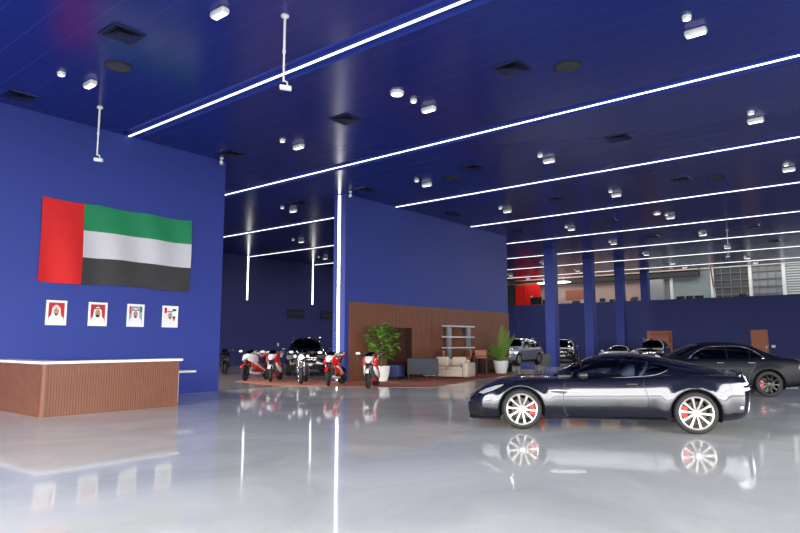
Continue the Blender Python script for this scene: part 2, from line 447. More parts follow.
vents = [(0, 2), (0, 3), (1, 1), (1, 2), (1, 3), (2, 1), (2, 2), (2, 3), (2, 4), (3, 1), (3, 2), (3, 3), (4, 2), (4, 3), (5, 1), (5, 2), (6, 1)]
vy = [1.3, 6.05, 10.8, 15.5, 18.9]
vlab = ['', 'nearest the entrance', 'midway down', 'at the wall line', 'in the rear room']
for k, r in vents:
    if pv is None: pv = make_vent(); o = pv
    else: o = dup(pv)
    o.location = (5.27+5.79*k, vy[r]-(.12*k if r < 4 else 0), H); o['label'] = 'square ceiling air vent %s, %s' % (bays[k], vlab[r])
def make_oval():
    t = thing('ceiling_speaker', '', 'speaker', (0, 0, H), 0, 'round ceiling speakers')
    b = MB(); b.lathe([(.27, 0), (.27, -.02), (.25, -.03), (.24, -.02)], n=32); b.build('rim', M['mezzdark'], t)
    b = MB(); b.lathe([(.001, -.03), (.24, -.022)], n=32); b.build('grille', M['speaker'], t)
    return t
po = None
for k, (x, y) in enumerate(((5.9, 12.19), (11.7, 4.99), (17.47, 11.83), (23.19, 4.68))):
    if po is None: po = make_oval(); o = po
    else: o = dup(po)
    o.location = (x, y, H); o['label'] = 'round dark grey ceiling speaker ' + bays[k]
# small white cameras hung on ceiling poles and at wall corners
def pole(x, y, ln, lab, rz):
    t = thing('camera_pole', lab, 'security camera', (x, y, H), rz, 'cameras on ceiling poles')
    b = MB(); b.lathe([(.001, 0), (.07, 0), (.07, -.03), (.02, -.06)], n=16); b.build('ceiling_plate', M['white'], t)
    b = MB(); b.cyl((0, 0, -.05), (0, 0, -ln*.55), .022); b.cyl((0, 0, -ln*.55), (0, 0, -ln), .018); b.lathe([(.022, -ln*.55-.03), (.03, -ln*.55-.03), (.03, -ln*.55+.03), (.022, -ln*.55+.03)], n=12); b.build('rod', M['white'], t)
    b = MB(); b.tube([(0, 0, -ln+.02), (.06, 0, -ln-.01), (.07, 0, -ln-.08)], .015); b.build('bracket', M['white'], t)
    b = MB(); b.sup([(-.06, -ln-.1, .04, .04), (-.045, -ln-.1, .045, .045), (.12, -ln-.12, .045, .045), (.135, -ln-.12, .04, .04)]); c = b.build('camera_body', M['white'], t)
    b = MB(); b.cyl((-.059, 0, -ln-.1), (-.075, 0, -ln-.1), .032); b.build('lens', M['black'], c)
pole(6.74, 14.74, 1.2, 'white security camera on a ceiling pole before the flag wall', rad(-45))
pole(6.72, 7.98, 1.2, 'white security camera on the ceiling pole nearest the viewer', rad(-45))
pole(34.66, 6.64, 1.25, 'white camera pole hanging far down the hall above the sedan', rad(100))
for (x, y, lab) in ((11.1, 16.0, 'small white bullet camera at the ceiling end of the flag wall'), (16.75, 15.9, 'small white bullet camera at the ceiling corner of the slatted wall'), (39.8, 19.3, 'small white bullet camera under the ceiling behind the first column')):
    t = thing('bullet_camera', lab, 'security camera', (x, y, H), rad(50))
    b = MB(); b.lathe([(.001, 0), (.06, 0), (.06, -.03), (.015, -.04), (.015, -.1)], n=14); b.build('mount', M['white'], t)
    b = MB(); b.sup([(-.12, -.17, .045, .05), (-.1, -.17, .05, .055), (.12, -.15, .05, .055), (.14, -.15, .04, .045)]); b.build('camera_body', M['white'], t)

# ------------------------------------------------------------------ flag and portraits
def flag():
    b = MB(); nx, nz = 72, 36
    x0, x1, z0, z1 = 6.18, 10.29, 2.93, 5.02
    xr = 7.19
    g = [[None]*(nz+1) for _ in range(nx+1)]
    xs = [x0+(xr-x0)*i/18 for i in range(19)]+[xr+(x1-xr)*i/54 for i in range(1, 55)]
    for i, x in enumerate(xs):
        u = (x-x0)/(x1-x0)
        for j in range(nz+1):
            w = j/nz
            sag = -.05*sin(PI*((u*3) % 1))*(w**3)
            y = YW-.06+.018*sin(7*u*PI+2*w)+.012*sin(19*u+5*w)+.018*sin(26*u*(1-.2*w))*(1-w*.6)
            wob = .02*sin(u*9)*(1-w)
            g[i][j] = b.v((x+.015*sin(w*4), y, z0+(z1-z0)*w+sag*.6-wob))
    for i in range(nx):
        for j in range(nz):
            b.mi = 0 if i < 18 else (3 if j < 12 else (2 if j < 24 else 1))
            b.f([g[i][j], g[i+1][j], g[i+1][j+1], g[i][j+1]])
    o = b.build('flag', [M['flagred'], M['flaggreen'], M['flagwhite'], M['flagblack']], ang=80)
    tag(o, 'large red, green, white and black flag hung on the blue wall', 'flag')
flag()
def portrait(k, x, lab, bg):
    t = thing('picture_frame', lab, 'picture', (x, YW, 2.18), 0, 'framed portraits under the flag')
    w, h = .24, .305
    b = MB()
    b.bx(-w, w, -.03, 0, -h, -h+.055); b.bx(-w, w, -.03, 0, h-.055, h); b.bx(-w, -w+.05, -.03, 0, -h+.055, h-.055); b.bx(w-.05, w, -.03, 0, -h+.055, h-.055)
    b.build('frame', M['white'], t, smooth=False)
    b = MB(); e = [0.0]
    def P(pts, mi):
        e[0] -= .0006; b.mi = mi; b.poly([(p[0], -.008+e[0], p[1]) for p in pts])
    def ell(cx, cz, rx, rz): return [(cx+rx*cos(2*PI*i/28), cz+rz*sin(2*PI*i/28)) for i in range(28)]
    a, c = w-.05, h-.055
    P([(-a, -c), (a, -c), (a, c), (-a, c)], 0)
    if k == 2: P([(-a, c), (-a, .05), (-a+.06, .05), (-a+.06, c)], 5); P([(a-.07, c), (a-.07, .1), (a, .1), (a, c)], 6)
    if k == 3: P([(-a, c), (-a, .1), (-a+.09, .1), (-a+.09, c)], 5); P([(a-.12, .16), (a, .16), (a, c-.03), (a-.12, c-.03)], 4)
    P([(-.19, -c), (.19, -c), (.17, -.12), (.1, -.05), (-.1, -.05), (-.17, -.12)], 1)
    P(ell(0, .03, .105, .16), 1); P([(-.105, .03), (.105, .03), (.13, -.15), (-.13, -.15)], 1)
    P(ell(0, .035, .062, .085), 2)
    if k == 1: P([(-.062, .03), (-.04, -.015), (.04, -.015), (.062, .03), (.05, -.06), (0, -.09), (-.05, -.06)], 4)
    else: P([(-.045, -.02), (.045, -.02), (.03, -.06), (0, -.07), (-.03, -.06)], 4)
    P([(-.03, .055), (-.012, .055), (-.012, .062), (-.03, .062)], 4); P([(.03, .055), (.012, .055), (.012, .062), (.03, .062)], 4)
    P([(-.09, .13), (.09, .13), (.085, .155), (-.085, .155)], 4 if k != 0 else 3)
    if k == 3:
        P(ell(.12, -.06, .04, .06), 2); P(ell(.12, -.02, .045, .035), 4)
    b.build('portrait_print', [bg, M['cloth'], M['skin'], M['greycloth'], M['beard'], M['flagred'], M['flaggreen']], t, smooth=False)
dkr = mat('portrait_red', (176, 26, 24), .6)
for k, x in enumerate((6.675, 7.695, 8.72, 9.75)):
    portrait(k, x, ['white framed portrait under the red flag band, man in white headdress on red ground', 'white framed portrait on red ground of a man with full dark beard and white headdress',
                    'white framed portrait on grey ground with a man in a white headdress before flags', 'white framed portrait nearest the wall end, pale with two figures'][k], [dkr, dkr, M['greycloth'], M['cloth']][k])

# ------------------------------------------------------------------ reception desk
t = thing('reception_desk', 'walnut slatted L-shaped reception desk with white top before the blue wall', 'desk', (5.25, 13.2, 0))
b = MB(); b.bx(.02, 2.95, .02, .12, 0, 1.03)
x = .06
while x < 2.93: b.bx(x, x+.035, .008, .02, 0, 1.03); x += .055
b.build('front_panel', M['wood'], t, smooth=False)
b = MB(); b.bx(.02, .12, .121, 2.95, 0, 1.03)
y = .15
while y < 2.9: b.bx(.008, .02, y, y+.035, 0, 1.03); y += .055
b.build('side_panel', M['wood'], t, smooth=False)
b = MB(); b.bx(-.01, .02, -.01, .02, 0, 1.03); b.bx(.02, .05, -.01, .0, 0, 1.03); b.build('corner_post', M['woodend'], t, smooth=False)
b = MB(); b.extr([(-.03, -.03), (3.03, -.03), (3.03, .5), (.5, .5), (.5, 2.95), (-.03, 2.95)], 1.03, 1.08, 'z'); b.build('top', M['white'], t, smooth=False)
b = MB(); b.box((2.7, 1.15, .73), (2.5, .7, .05), 0, .02); b.build('work_surface', M['white'], t)
for xx in (1.6, 3.5):
    b = MB(); b.bx(xx, xx+.05, .95, 1.35, 0, .705); b.build('leg', M['white'], t, smooth=False)

# ------------------------------------------------------------------ cars
def pch(pts):
    pts = sorted(pts); X = [p[0] for p in pts]; Y = [p[1] for p in pts]; n = len(X)
    d = [(Y[i+1]-Y[i])/(X[i+1]-X[i]) for i in range(n-1)]
    m = [d[0]]+[0 if d[i-1]*d[i] <= 0 else 2*d[i-1]*d[i]/(d[i-1]+d[i]) for i in range(1, n-1)]+[d[-1]]
    def f(x):
        if x <= X[0]: return Y[0]
        if x >= X[-1]: return Y[-1]
        i = 0
        while x > X[i+1]: i += 1
        h = X[i+1]-X[i]; t = (x-X[i])/h
        return Y[i]*(1+2*t)*(1-t)**2+h*m[i]*t*(1-t)**2+Y[i+1]*t*t*(3-2*t)+h*m[i+1]*t*t*(t-1)
    return f
def sstep(a, b, x):
    t = max(0, min(1, (x-a)/(b-a))); return t*t*(3-2*t)
def crom(P, n):
    out = []
    for i in range(len(P)-1):
        p0, p1, p2, p3 = P[max(0, i-1)], P[i], P[i+1], P[min(len(P)-1, i+2)]
        for k in range(n):
            t = k/n
            out.append(tuple(.5*((2*p1[a])+(-p0[a]+p2[a])*t+(2*p0[a]-5*p1[a]+4*p2[a]-p3[a])*t*t+(-p0[a]+3*p1[a]-3*p2[a]+p3[a])*t**3) for a in (0, 1)))
    out.append(P[-1]); return out
def pip(p, poly):
    r = False; n = len(poly)
    for i in range(n):
        a, b_ = poly[i], poly[i-1]
        if (a[1] > p[1]) != (b_[1] > p[1]) and p[0] < (b_[0]-a[0])*(p[1]-a[1])/(b_[1]-a[1])+a[0]: r = not r
    return r
def cut(bm, poly, ax, flt):
    n = len(poly)
    for i in range(n):
        p, q = poly[i], poly[(i+1) % n]
        lo = (min(p[0], q[0])-1e-4, min(p[1], q[1])-1e-4); hi = (max(p[0], q[0])+1e-4, max(p[1], q[1])+1e-4)
        geom = set()
        for f in bm.faces:
            a = [v.co[ax[0]] for v in f.verts]
            if min(a) > hi[0] or max(a) < lo[0]: continue
            c = [v.co[ax[1]] for v in f.verts]
            if min(c) > hi[1] or max(c) < lo[1]: continue
            if not flt(f.calc_center_median()): continue
            geom.add(f); geom.update(f.edges); geom.update(f.verts)
        if not geom: continue
        co = [0, 0, 0]; co[ax[0]], co[ax[1]] = p
        no = [0, 0, 0]; no[ax[0]], no[ax[1]] = -(q[1]-p[1]), (q[0]-p[0])
        if abs(no[0])+abs(no[1])+abs(no[2]) < 1e-7: continue
        bmesh.ops.bisect_plane(bm, geom=list(geom), dist=1e-5, plane_co=co, plane_no=no)
    return [f for f in bm.faces if flt(f.calc_center_median()) and pip((f.calc_center_median()[ax[0]], f.calc_center_median()[ax[1]]), poly)]
def extract(bm, ids, layer_name='part'):
    b2 = bm.copy(); l = b2.faces.layers.int[layer_name]
    bmesh.ops.delete(b2, geom=[f for f in b2.faces if f[l] not in ids], context='FACES')
    return b2

def make_wheel(parent, R, rim, nsp, wd, alloy, cal, twist=0, cal_ang=0, spw=.022):
    b = MB(); w = wd/2
    b.lathe([(rim-.02, -w*.9), (rim+.02, -w), (R-.03, -w), (R-.006, -w*.8), (R, -w*.45), (R, w*.45), (R-.006, w*.8), (R-.03, w), (rim+.02, w), (rim, w*.93)], axis='y', n=48)
    ty = b.build('wheel', M['rubber'], parent, ang=50)
    b = MB(); b.lathe([(rim+.004, w*.93), (rim-.008, w*1.0), (rim-.022, w*.96), (rim-.03, w*.7), (rim-.035, -w*.8), (rim-.02, -w*.9)], axis='y', n=48)
    for k in range(nsp):
        a = 2*PI*k/nsp+twist
        d = V((cos(a), 0, sin(a))); s = V((-sin(a), 0, cos(a)))
        r0, r1 = .04, rim-.015
        rings = []
        for r, y, ww, th in ((r0, w*.62, spw*.95, .03), (r1*.55, w*.78, spw*.8, .026), (r1, w*.9, spw*1.25, .02)):
            c = d*r+V((0, y, 0))
            rings.append([c-s*ww, c-s*ww*.7+V((0, .008, 0)), c+s*ww*.7+V((0, .008, 0)), c+s*ww, c+s*ww*.8-V((0, th, 0)), c-s*ww*.8-V((0, th, 0))])
        b.loft(rings)
    b.lathe([(.001, w*.82), (.045, w*.82), (.06, w*.7), (.06, w*.4)], axis='y', n=24)
    b.build('rim', alloy, ty)
    b = MB(); b.lathe([(.05, .012), (rim-.09, .012), (rim-.09, -.012), (.05, -.012)], (0, w*.1, 0), axis='y', n=36); b.build('brake_disc', M['disc'], ty)
    if cal:
        b = MB(); rings = []
        for i in range(7):
            a = cal_ang-.55+1.1*i/6
            d = V((cos(a), 0, sin(a)))
            rings.append([d*(rim-.125)+V((0, w*.05, 0)), d*(rim-.125)+V((0, w*.45, 0)), d*(rim-.045)+V((0, w*.45, 0)), d*(rim-.045)+V((0, w*.05, 0))])
        b.loft(rings); b.build('brake_caliper', cal, ty)
    return ty

def build_car(name, label, cat, S, loc, head, group=None):
    t = thing(name, label, cat, (loc[0], loc[1], 0), rad(head), group)
    zt, belt, hw, zb = pch(S['zt']), pch(S['belt']), pch(S['hw']), pch(S['zb'])
    roof, gb = pch(S['roof']), pch(S['gb'])
    x0, x1 = S['x0'], S['x1']; NX, NS = S.get('nx', 70), S.get('ns', 3)
    R, Ra = S['R'], S['Ra']; xf, xr = S['xf'], S['xr']
    paint = S['paint']
    bm = bmesh.new(); lay = bm.faces.layers.int.new('part')
    def sect(x):
        w, a, bz, c = hw(x), zb(x), belt(x), zt(x); h = bz-a
        P = [(w*.90, a), (w*.965, a+.10*h), (w*.99, a+.3*h), (w, a+.55*h), (w*S.get('wk', .985), a+.8*h), (w*S.get('sh', .94), bz), (w*.82, bz+(c-bz)*.45+.004), (w*.5, bz+(c-bz)*.85+.002), (0, c)]
        return crom(P, NS)
    rows = []
    for i in range(NX+1):
        s = i/NX; x = x0+(x1-x0)*(.72*s+.28*(.5-.5*cos(PI*s)))
        sec = sect(x)
        # wheel arch swelling and end bulges
        row = []
        a, c = zb(x), zt(x)
        ef = sstep(x1-.55, x1, x); er = sstep(x0+.5, x0, x)
        for y, z in sec:
            tt = (z-a)/max(.05, c-a)
            kk = -((tt-S.get('bt', .42))/.58)**2
            xx = x+ef*S.get('fb', .12)*kk-er*S.get('rb', .10)*kk
            for xa in (xf, xr):
                r = math.hypot(xx-xa, z-R)
                y += (.022*math.exp(-((r-Ra-.02)/.07)**2)) if y > .5*hw(x) else 0
            row.append((xx, y, z))
        full = [(p[0], -p[1], p[2]) for p in row]+[row[k] for k in range(len(row)-2, -1, -1)]
        rows.append([bm.verts.new(p) for p in full])
    n = len(rows[0])
    for a, b_ in zip(rows, rows[1:]):
        for i in range(n-1): bm.faces.new((a[i], b_[i], b_[i+1], a[i+1]))
    bm.faces.new(rows[0]); bm.faces.new(rows[-1][::-1])
    bmesh.ops.recalc_face_normals(bm, faces=bm.faces[:])
    bvh = BVHTree.FromBMesh(bm)
    def side(x, z, sg, off=0):
        h = bvh.ray_cast(V((x, sg*2, z)), V((0, -sg, 0)))
        return V((x, (h[0].y if h[0] else sg*hw(x)*.9)+sg*off, z))
    def top(x, y, off=0):
        h = bvh.ray_cast(V((x, y, 3)), V((0, 0, -1))); return V((x, y, (h[0].z if h[0] else 1)+off))
    def front(y, z, sg=1, off=0):
        h = bvh.ray_cast(V((sg*4, y, z)), V((-sg, 0, 0))); return V(((h[0].x if h[0] else (x1 if sg > 0 else x0))+sg*off, y, z))
    # wheel openings
    for xa in (xf, xr):
        poly = [(xa+Ra*cos(2*PI*i/36), R+Ra*sin(2*PI*i/36)) for i in range(36)]
        fs = cut(bm, poly, (0, 2), lambda c: abs(c.y) > .45 and c.z < R+Ra+.2)
        bmesh.ops.delete(bm, geom=fs, context='FACES')
        low = [f for f in bm.faces if abs(f.calc_center_median().x-xa) < Ra*.97 and f.calc_center_median().z < R and abs(f.calc_center_median().y) > .45]
        bmesh.ops.delete(bm, geom=low, context='FACES')
    tags = {}
    def mark(key, fs):
        tags.setdefault(key, len(tags)+1)
        for f in fs: f[lay] = tags[key]
    for key, poly, flt in S['lower_cuts']:
        ax = (0, 2) if key[0] != 'g' else (1, 2)
        mark(key, cut(bm, poly, ax, flt))
    cx0, cx1 = S['cab']
    mark('cabin_floor', [f for f in bm.faces if cx0 < f.calc_center_median().x < cx1 and abs(f.calc_center_median().y) < gb(f.calc_center_median().x)-.03 and f.calc_center_median().z > belt(f.calc_center_median().x)-.02])
    mark('body', [f for f in bm.faces if f[lay] == 0])
    nm = {'hl': ('headlight', S.get('hlm', M['lampdark'])), 'tl': ('tail_light', S.get('tlm', M['tail'])), 'gr': ('grille', M['black']), 'gl': ('lower_intake', M['black']), 'body': ('body', paint),
          'cabin_floor': ('cabin_trim', M['dark']), 'sv': ('side_vent', M['black']), 'bp': ('bumper_insert', M['black'])}
    body = None
    for key in sorted(tags, key=lambda k: k != 'body'):
        nme, m_ = nm[key[:2] if key not in nm else key]
        b2 = extract(bm, {tags[key]})
        if key[:2] in ('hl', 'tl', 'sv'):
            for sg in (1, -1):
                b3 = b2.copy(); bmesh.ops.delete(b3, geom=[f for f in b3.faces if f.calc_center_median().y*sg < 0], context='FACES')
                if len(b3.faces): link(nme, b3, m_, t)
                else: b3.free()
            b2.free()
        else:
            if not len(b2.faces): b2.free(); continue
            o = link(nme, b2, m_, t)
            if key == 'body': body = o
    bm.free()
    # greenhouse
    bm = bmesh.new(); lay = bm.faces.layers.int.new('part'); tags = {}
    g0, g1 = S['gx']; NG, NT = S.get('ng', 60), S.get('nt', 12); ne = S.get('ne', 2.7); tb = S.get('tb', .2)
    hmax = max(roof(g0+(g1-g0)*i/40)-belt(g0+(g1-g0)*i/40) for i in range(41))
    rows = []
    for i in range(NG+1):
        s = i/NG; x = g0+(g1-g0)*(.6*s+.4*(.5-.5*cos(PI*s)))
        base = belt(x)+S.get('bo', -.01); top_ = max(roof(x), base+.004); w = gb(x)
        row = []
        for k in range(2*NT+1):
            th = PI*k/(2*NT); c_, s_ = cos(th), sin(th)
            z = base+(top_-base)*abs(s_)**(2/ne)
            y = -w*math.copysign(abs(c_)**(2/ne), c_)*(1-tb*(z-base)/hmax)
            q = (y/w)**2
            xx = x-S.get('wc', .2)*q*sstep(g1-1.0, g1, x)+S.get('rc', .1)*q*sstep(g0+.8, g0, x)
            row.append(bm.verts.new((xx, y, z)))
        rows.append(row)
    for a, b_ in zip(rows, rows[1:]):
        for i in range(2*NT): bm.faces.new((a[i], b_[i], b_[i+1], a[i+1]))
    bmesh.ops.recalc_face_normals(bm, faces=bm.faces[:])
    bv2 = BVHTree.FromBMesh(bm)
    for q, poly in enumerate(S['dlo']): mark('side%d' % q, cut(bm, poly, (0, 2), lambda c: abs(c.y) > S.get('dy', .42)))
    for key in ('wind', 'rear'):
        if key in S:
            poly = S[key]
            fs = cut(bm, poly, (0, 1), lambda c: True)
            mark(key, [f for f in fs if f[lay] == 0])
    mark('roof', [f for f in bm.faces if f[lay] == 0])
    gm = S.get('glass', M['glassdark'])
    for key in tags:
        b2 = extract(bm, {tags[key]})
        if not len(b2.faces): b2.free(); continue
        if key.startswith('side'):
            for sg in (1, -1):
                b3 = b2.copy(); bmesh.ops.delete(b3, geom=[f for f in b3.faces if f.calc_center_median().y*sg < 0], context='FACES')
                link('side_window', b3, gm, t)
            b2.free()
        else: link({'wind': 'windscreen', 'rear': 'rear_window', 'roof': 'roof'}[key], b2, paint if key == 'roof' else gm, t)
    bm.free()
    def gside(x, z, sg, off=0):
        h = bv2.ray_cast(V((x, sg*2, z)), V((0, -sg, 0)))
        return V((x, (h[0].y if h[0] else sg*gb(x))+sg*off, z))
    # chrome or dark window surround
    wt = S.get('trim')
    if wt:
        for sg in (1, -1):
            b = MB(); pl = S['dlo_out']; pl = crom([tuple(p) for p in pl], 4)
            b.tube([gside(p[0], p[1], sg, .002) for p in pl], S.get('tr', .009), 6); b.build('window_trim', wt, t)
    # wheel wells, underbody
    for xa in (xf, xr):
        for sg in (1, -1):
            b = MB(); ya = sg*(hw(xa)-.03); yb = sg*.5
            b.lathe([(Ra+.004, ya), (Ra+.004, yb), (.05, yb)], (xa, 0, R), axis='y', n=28, a0=rad(-22), a1=rad(202)); b.build('wheel_well', M['dark'], t)
            b = MB(); pts = [(xa+(Ra+.006)*cos(a), R+(Ra+.006)*sin(a)) for a in [rad(-12+204*i/26) for i in range(27)]]
            b.tube([side(p[0], max(p[1], zb(p[0])+.02), sg, -.004) for p in pts], .011, 6); b.build('arch_lip', paint, t)
    b = MB(); zz = S.get('uz', .2)
    b.bx(x0+.25, x1-.3, -.5, .5, zz, zz+.1); b.bx(xr+Ra+.02, xf-Ra-.02, -hw(0)*.88, hw(0)*.88, zz, zz+.1); b.build('underbody', M['black'], t, smooth=False)
    # wheels: build one, copy three
    wy = S['wy']; wdt = S.get('wd', .24)
    for xa in (xf, xr):
        for sg in (1, -1):
            ca = (PI if xa > 0 else 0)
            if sg < 0: ca = PI-ca
            w = make_wheel(t, R, S['rim'], S.get('nsp', 10), wdt, S.get('alloy', M['alloy']), S.get('cal'), .1, ca, S.get('spw', .022)) if (S.get('nx', 70) > 60 or (xa == xf and sg == 1)) else dup(w0, t)
            if xa == xf and sg == 1: w0 = w
            w.location = (xa, sg*(wy-wdt/2), R)
            w.rotation_euler = (0, 0, 0 if sg > 0 else PI)
    # mirrors
    mx, mz, my = S['mir']
    for sg in (1, -1):
        b = MB(); b.tube([(mx, sg*(my-.12), mz-.06), (mx, sg*my, mz-.03)], .022)
        q = [(mx+.10, mz, .02, .02, sg*my), (mx+.06, mz, .08, .048, sg*(my+.02)), (mx-.04, mz+.005, .1, .058, sg*(my+.03)), (mx-.06, mz+.005, .09, .05, sg*(my+.03))]
        b.sup(q); b.build('door_mirror', S.get('mirm', paint), t)
    # door seams and handles
    for sg in (1, -1):
        for k, line in enumerate(S['seams']):
            b = MB(); pl = crom(line, 4)
            b.tube([side(p[0], p[1], sg, -.003) for p in pl], .006, 5); b.build('door_seam', M['black'], t)
        for hx, hz in S['handles']:
            b = MB(); p = side(hx, hz, sg, .012); b.box(p, (.17, .025, .022), 0, .008); b.build('door_handle', S.get('hm', M['chrome']), t)
    for nme, fn, m_, *var in S.get('extra', []):
        for q in (var[0] if var else [None]):
            b = MB(); fn(b, side, top, front, gside, q); b.build(nme, m_, t)
    return t

PL = lambda c: True
COUPE = dict(
    x0=-2.36, x1=2.33, nx=84, ns=4, ng=84, nt=16, xf=1.37, xr=-1.37, R=.336, Ra=.385, rim=.262, wy=.915, wd=.25, nsp=10, cal=M['caliper'], spw=.02,
    zt=[(-2.36, .90), (-2.3, .985), (-2.24, 1.0), (-2.1, .965), (-1.8, .965), (-1.0, .93), (0, .90), (.8, .875), (1.2, .875), (1.6, .845), (1.9, .775), (2.1, .70), (2.25, .625), (2.33, .57)],
    belt=[(-2.36, .80), (-2.1, .875), (-1.7, .90), (-1.2, .90), (-.6, .865), (0, .845), (.8, .825), (1.3, .80), (1.7, .735), (2.0, .655), (2.2, .59), (2.33, .52)],
    hw=[(-2.36, .22), (-2.32, .38), (-2.26, .58), (-2.19, .72), (-2.1, .80), (-1.95, .865), (-1.6, .925), (-1.3, .935), (-.8, .905), (-.2, .89), (.5, .895), (1.0, .91), (1.4, .92), (1.8, .88), (2.05, .80), (2.2, .69), (2.33, .50)],
    zb=[(-2.36, .33), (-2.1, .25), (-1.7, .21), (-.9, .20), (.9, .18), (1.8, .17), (2.33, .15)],
    roof=[(-2.1, .93), (-2.0, .965), (-1.74, 1.04), (-1.39, 1.125), (-1.07, 1.185), (-.77, 1.24), (-.45, 1.268), (-.14, 1.265), (.1, 1.22), (.46, 1.085), (.75, .93), (.88, .865)],
    gb=[(-2.1, .66), (-1.5, .72), (-.8, .77), (0, .79), (.5, .78), (.88, .74)], gx=(-2.05, .9), bo=-.012, tb=.27, ne=2.6, wc=.3, rc=.0, fb=.10, rb=.09, bt=.45,
    cab=(-1.2, .7), paint=M['p_coupe'], glass=M['glassclear'], dy=.3,
    dlo=[[(.58, .845), (.42, .955), (.29, 1.04), (.14, 1.115), (.0, 1.158), (-.15, 1.183), (-.31, 1.195), (-.5, 1.19), (-.70, 1.165), (-.88, 1.11), (-1.03, 1.045), (-1.0, 1.0), (-.90, .955), (-.74, .915), (-.39, .885), (0, .865)]],
    dlo_out=[(.58, .845), (0, .865), (-.39, .885), (-.74, .915), (-.90, .955), (-1.0, 1.0)], trim=M['grey'], tr=.004,
    wind=[(.80, .0), (.74, .35), (.56, .62), (.02, .47), (.08, .25), (.10, 0), (.08, -.25), (.02, -.47), (.56, -.62), (.74, -.35)],
    rear=[(-.98, .38), (-1.85, .46), (-1.9, 0), (-1.85, -.46), (-.98, -.38), (-.93, 0)],
    lower_cuts=[('hl', [(2.12, .585), (1.98, .665), (1.80, .72), (1.66, .745), (1.72, .70), (1.86, .635), (2.02, .575)], lambda c: abs(c.y) > .42 and c.z > .5),
                ('tl', [(-1.92, .72), (-1.97, .78), (-2.12, .815), (-2.30, .82), (-2.30, .785), (-2.12, .765), (-2.05, .745), (-2.14, .735), (-2.30, .74), (-2.30, .70), (-2.1, .685)], lambda c: abs(c.y) > .5),
                ('gr', [(-.48, .33), (.48, .33), (.56, .45), (.40, .535), (-.40, .535), (-.56, .45)], lambda c: c.x > 2.0),
                ('gl', [(-.6, .17), (.6, .17), (.55, .27), (-.55, .27)], lambda c: c.x > 2.0),
                ('gl2', [(.52, .21), (.80, .24), (.78, .40), (.60, .44)], lambda c: c.x > 1.85), ('gl3', [(-.52, .21), (-.80, .24), (-.78, .40), (-.60, .44)], lambda c: c.x > 1.85),
                ('sv', [(.90, .665), (.62, .675), (.60, .645), (.66, .60), (.88, .63)], lambda c: abs(c.y) > .6)],
    mir=(.35, .915, .91), mirm=M['mgrey'],
    seams=[[(.64, .84), (.67, .7), (.68, .5), (.66, .3), (.60, .24)], [(-.62, .90), (-.60, .75), (-.66, .55), (-.62, .35), (-.5, .26), (0, .24), (.60, .24)]], handles=[(-.42, .775)], hm=M['mgrey'],
    hlm=mat('coupe_lamp_glass', (176, 178, 182), .12, metal=.4))
def coupe_strake(b, side, top, front, gside, sg=None):
    b.tube([side(.92, .655, sg, .006), side(.78, .662, sg, .008), side(.6, .655, sg, .006), side(.36, .645, sg, .004)], .009, 6)
def coupe_splitter(b, side, top, front, gside, sg=None):
    pts = [front(y, .17, 1, 0) for y in (-.62, -.5, -.3, 0, .3, .5, .62)]
    b.tube([V((1.75, -.86, .165))]+[p+V((.03, 0, -.02)) for p in pts]+[V((1.75, .86, .165))], .022, 8)
def coupe_sill(b, side, top, front, gside, sg=None):
    b.tube([side(x, .215, sg, .012) for x in (.93, .5, 0, -.5, -.93)], .02, 8)
def coupe_exhaust(b, side, top, front, gside, sg=None):
    b.lathe([(.04, .1), (.045, 0), (.038, 0), (.036, .1)], (-2.2, sg*.46, .32), axis='x', n=18)
def coupe_grillebars(b, side, top, front, gside, sg=None):
    for z in (.37, .42, .47): b.tube([front(y, z, 1, .006) for y in (-.45, -.2, 0, .2, .45)], .007, 6)
    b.tube([front(y, z, 1, .008) for y, z in ((-.48, .33), (-.56, .45), (-.40, .535), (0, .54), (.40, .535), (.56, .45), (.48, .33))], .012, 6)
def coupe_spoiler(b, side, top, front, gside, sg=None):
    b.tube([top(-2.08, -.68, .0), top(-2.18, -.42, .01), top(-2.25, 0, .012), top(-2.18, .42, .01), top(-2.08, .68, 0)], .018, 8)
def reflector(b, side, top, front, gside, sg=None):
    if sg:
        p = [side(x, z, sg, .004) for x, z in ((-2.03, .41), (-2.09, .41), (-2.09, .45), (-2.04, .445))]; b.poly(p)
def seat(b, side, top, front, gside, q):
    x, y = q
    b.sup([(x-.20, 1.09, .11, .07, y), (x-.15, 1.09, .13, .085, y), (x-.10, 1.08, .11, .07, y)], e=3)
    b.sup([(x-.22, .97, .23, .13, y), (x-.12, .95, .25, .15, y), (x-.02, .88, .2, .08, y)], e=3)
def seats(xs): return [(x, y) for x in xs for y in (-.36, .36)]
def steering(b, side, top, front, gside, sg=None):
    b.tube([(.32+.05*sin(a), .36+.17*cos(a), .95+.16*sin(a)) for a in [2*PI*i/20 for i in range(21)]], .016, 6)
    b.box((.62, 0, .88), (.3, 1.3, .08), 0, .03)
def beltpost(b, side, top, front, gside, sg=None):
    b.tube([(-.58, sg*.60, .9), (-.66, sg*.58, 1.0), (-.72, sg*.5, 1.12)], [.03, .028, .02], 8)
COUPE['extra'] = [('side_strake', coupe_strake, M['chrome'], (1, -1)), ('front_splitter', coupe_splitter, M['black']), ('sill', coupe_sill, M['p_coupe'], (1, -1)), ('exhaust_tip', coupe_exhaust, M['blackalloy'], (1, -1)),
                  ('grille_bar', coupe_grillebars, M['chrome']), ('rear_spoiler', coupe_spoiler, M['p_coupe']), ('reflector', reflector, M['tail'], (1, -1)), ('seat', seat, mat('seat_leather', (150, 152, 162), .5), seats([-.28])),
                  ('steering_wheel', steering, M['black']), ('belt_pillar', beltpost, M['greycloth'], (1, -1))]
build_car('coupe', 'glossy black sports coupe with silver wheels and red brake calipers parked on the polished floor', 'car', COUPE, (11.09, 4.31), 115.8)

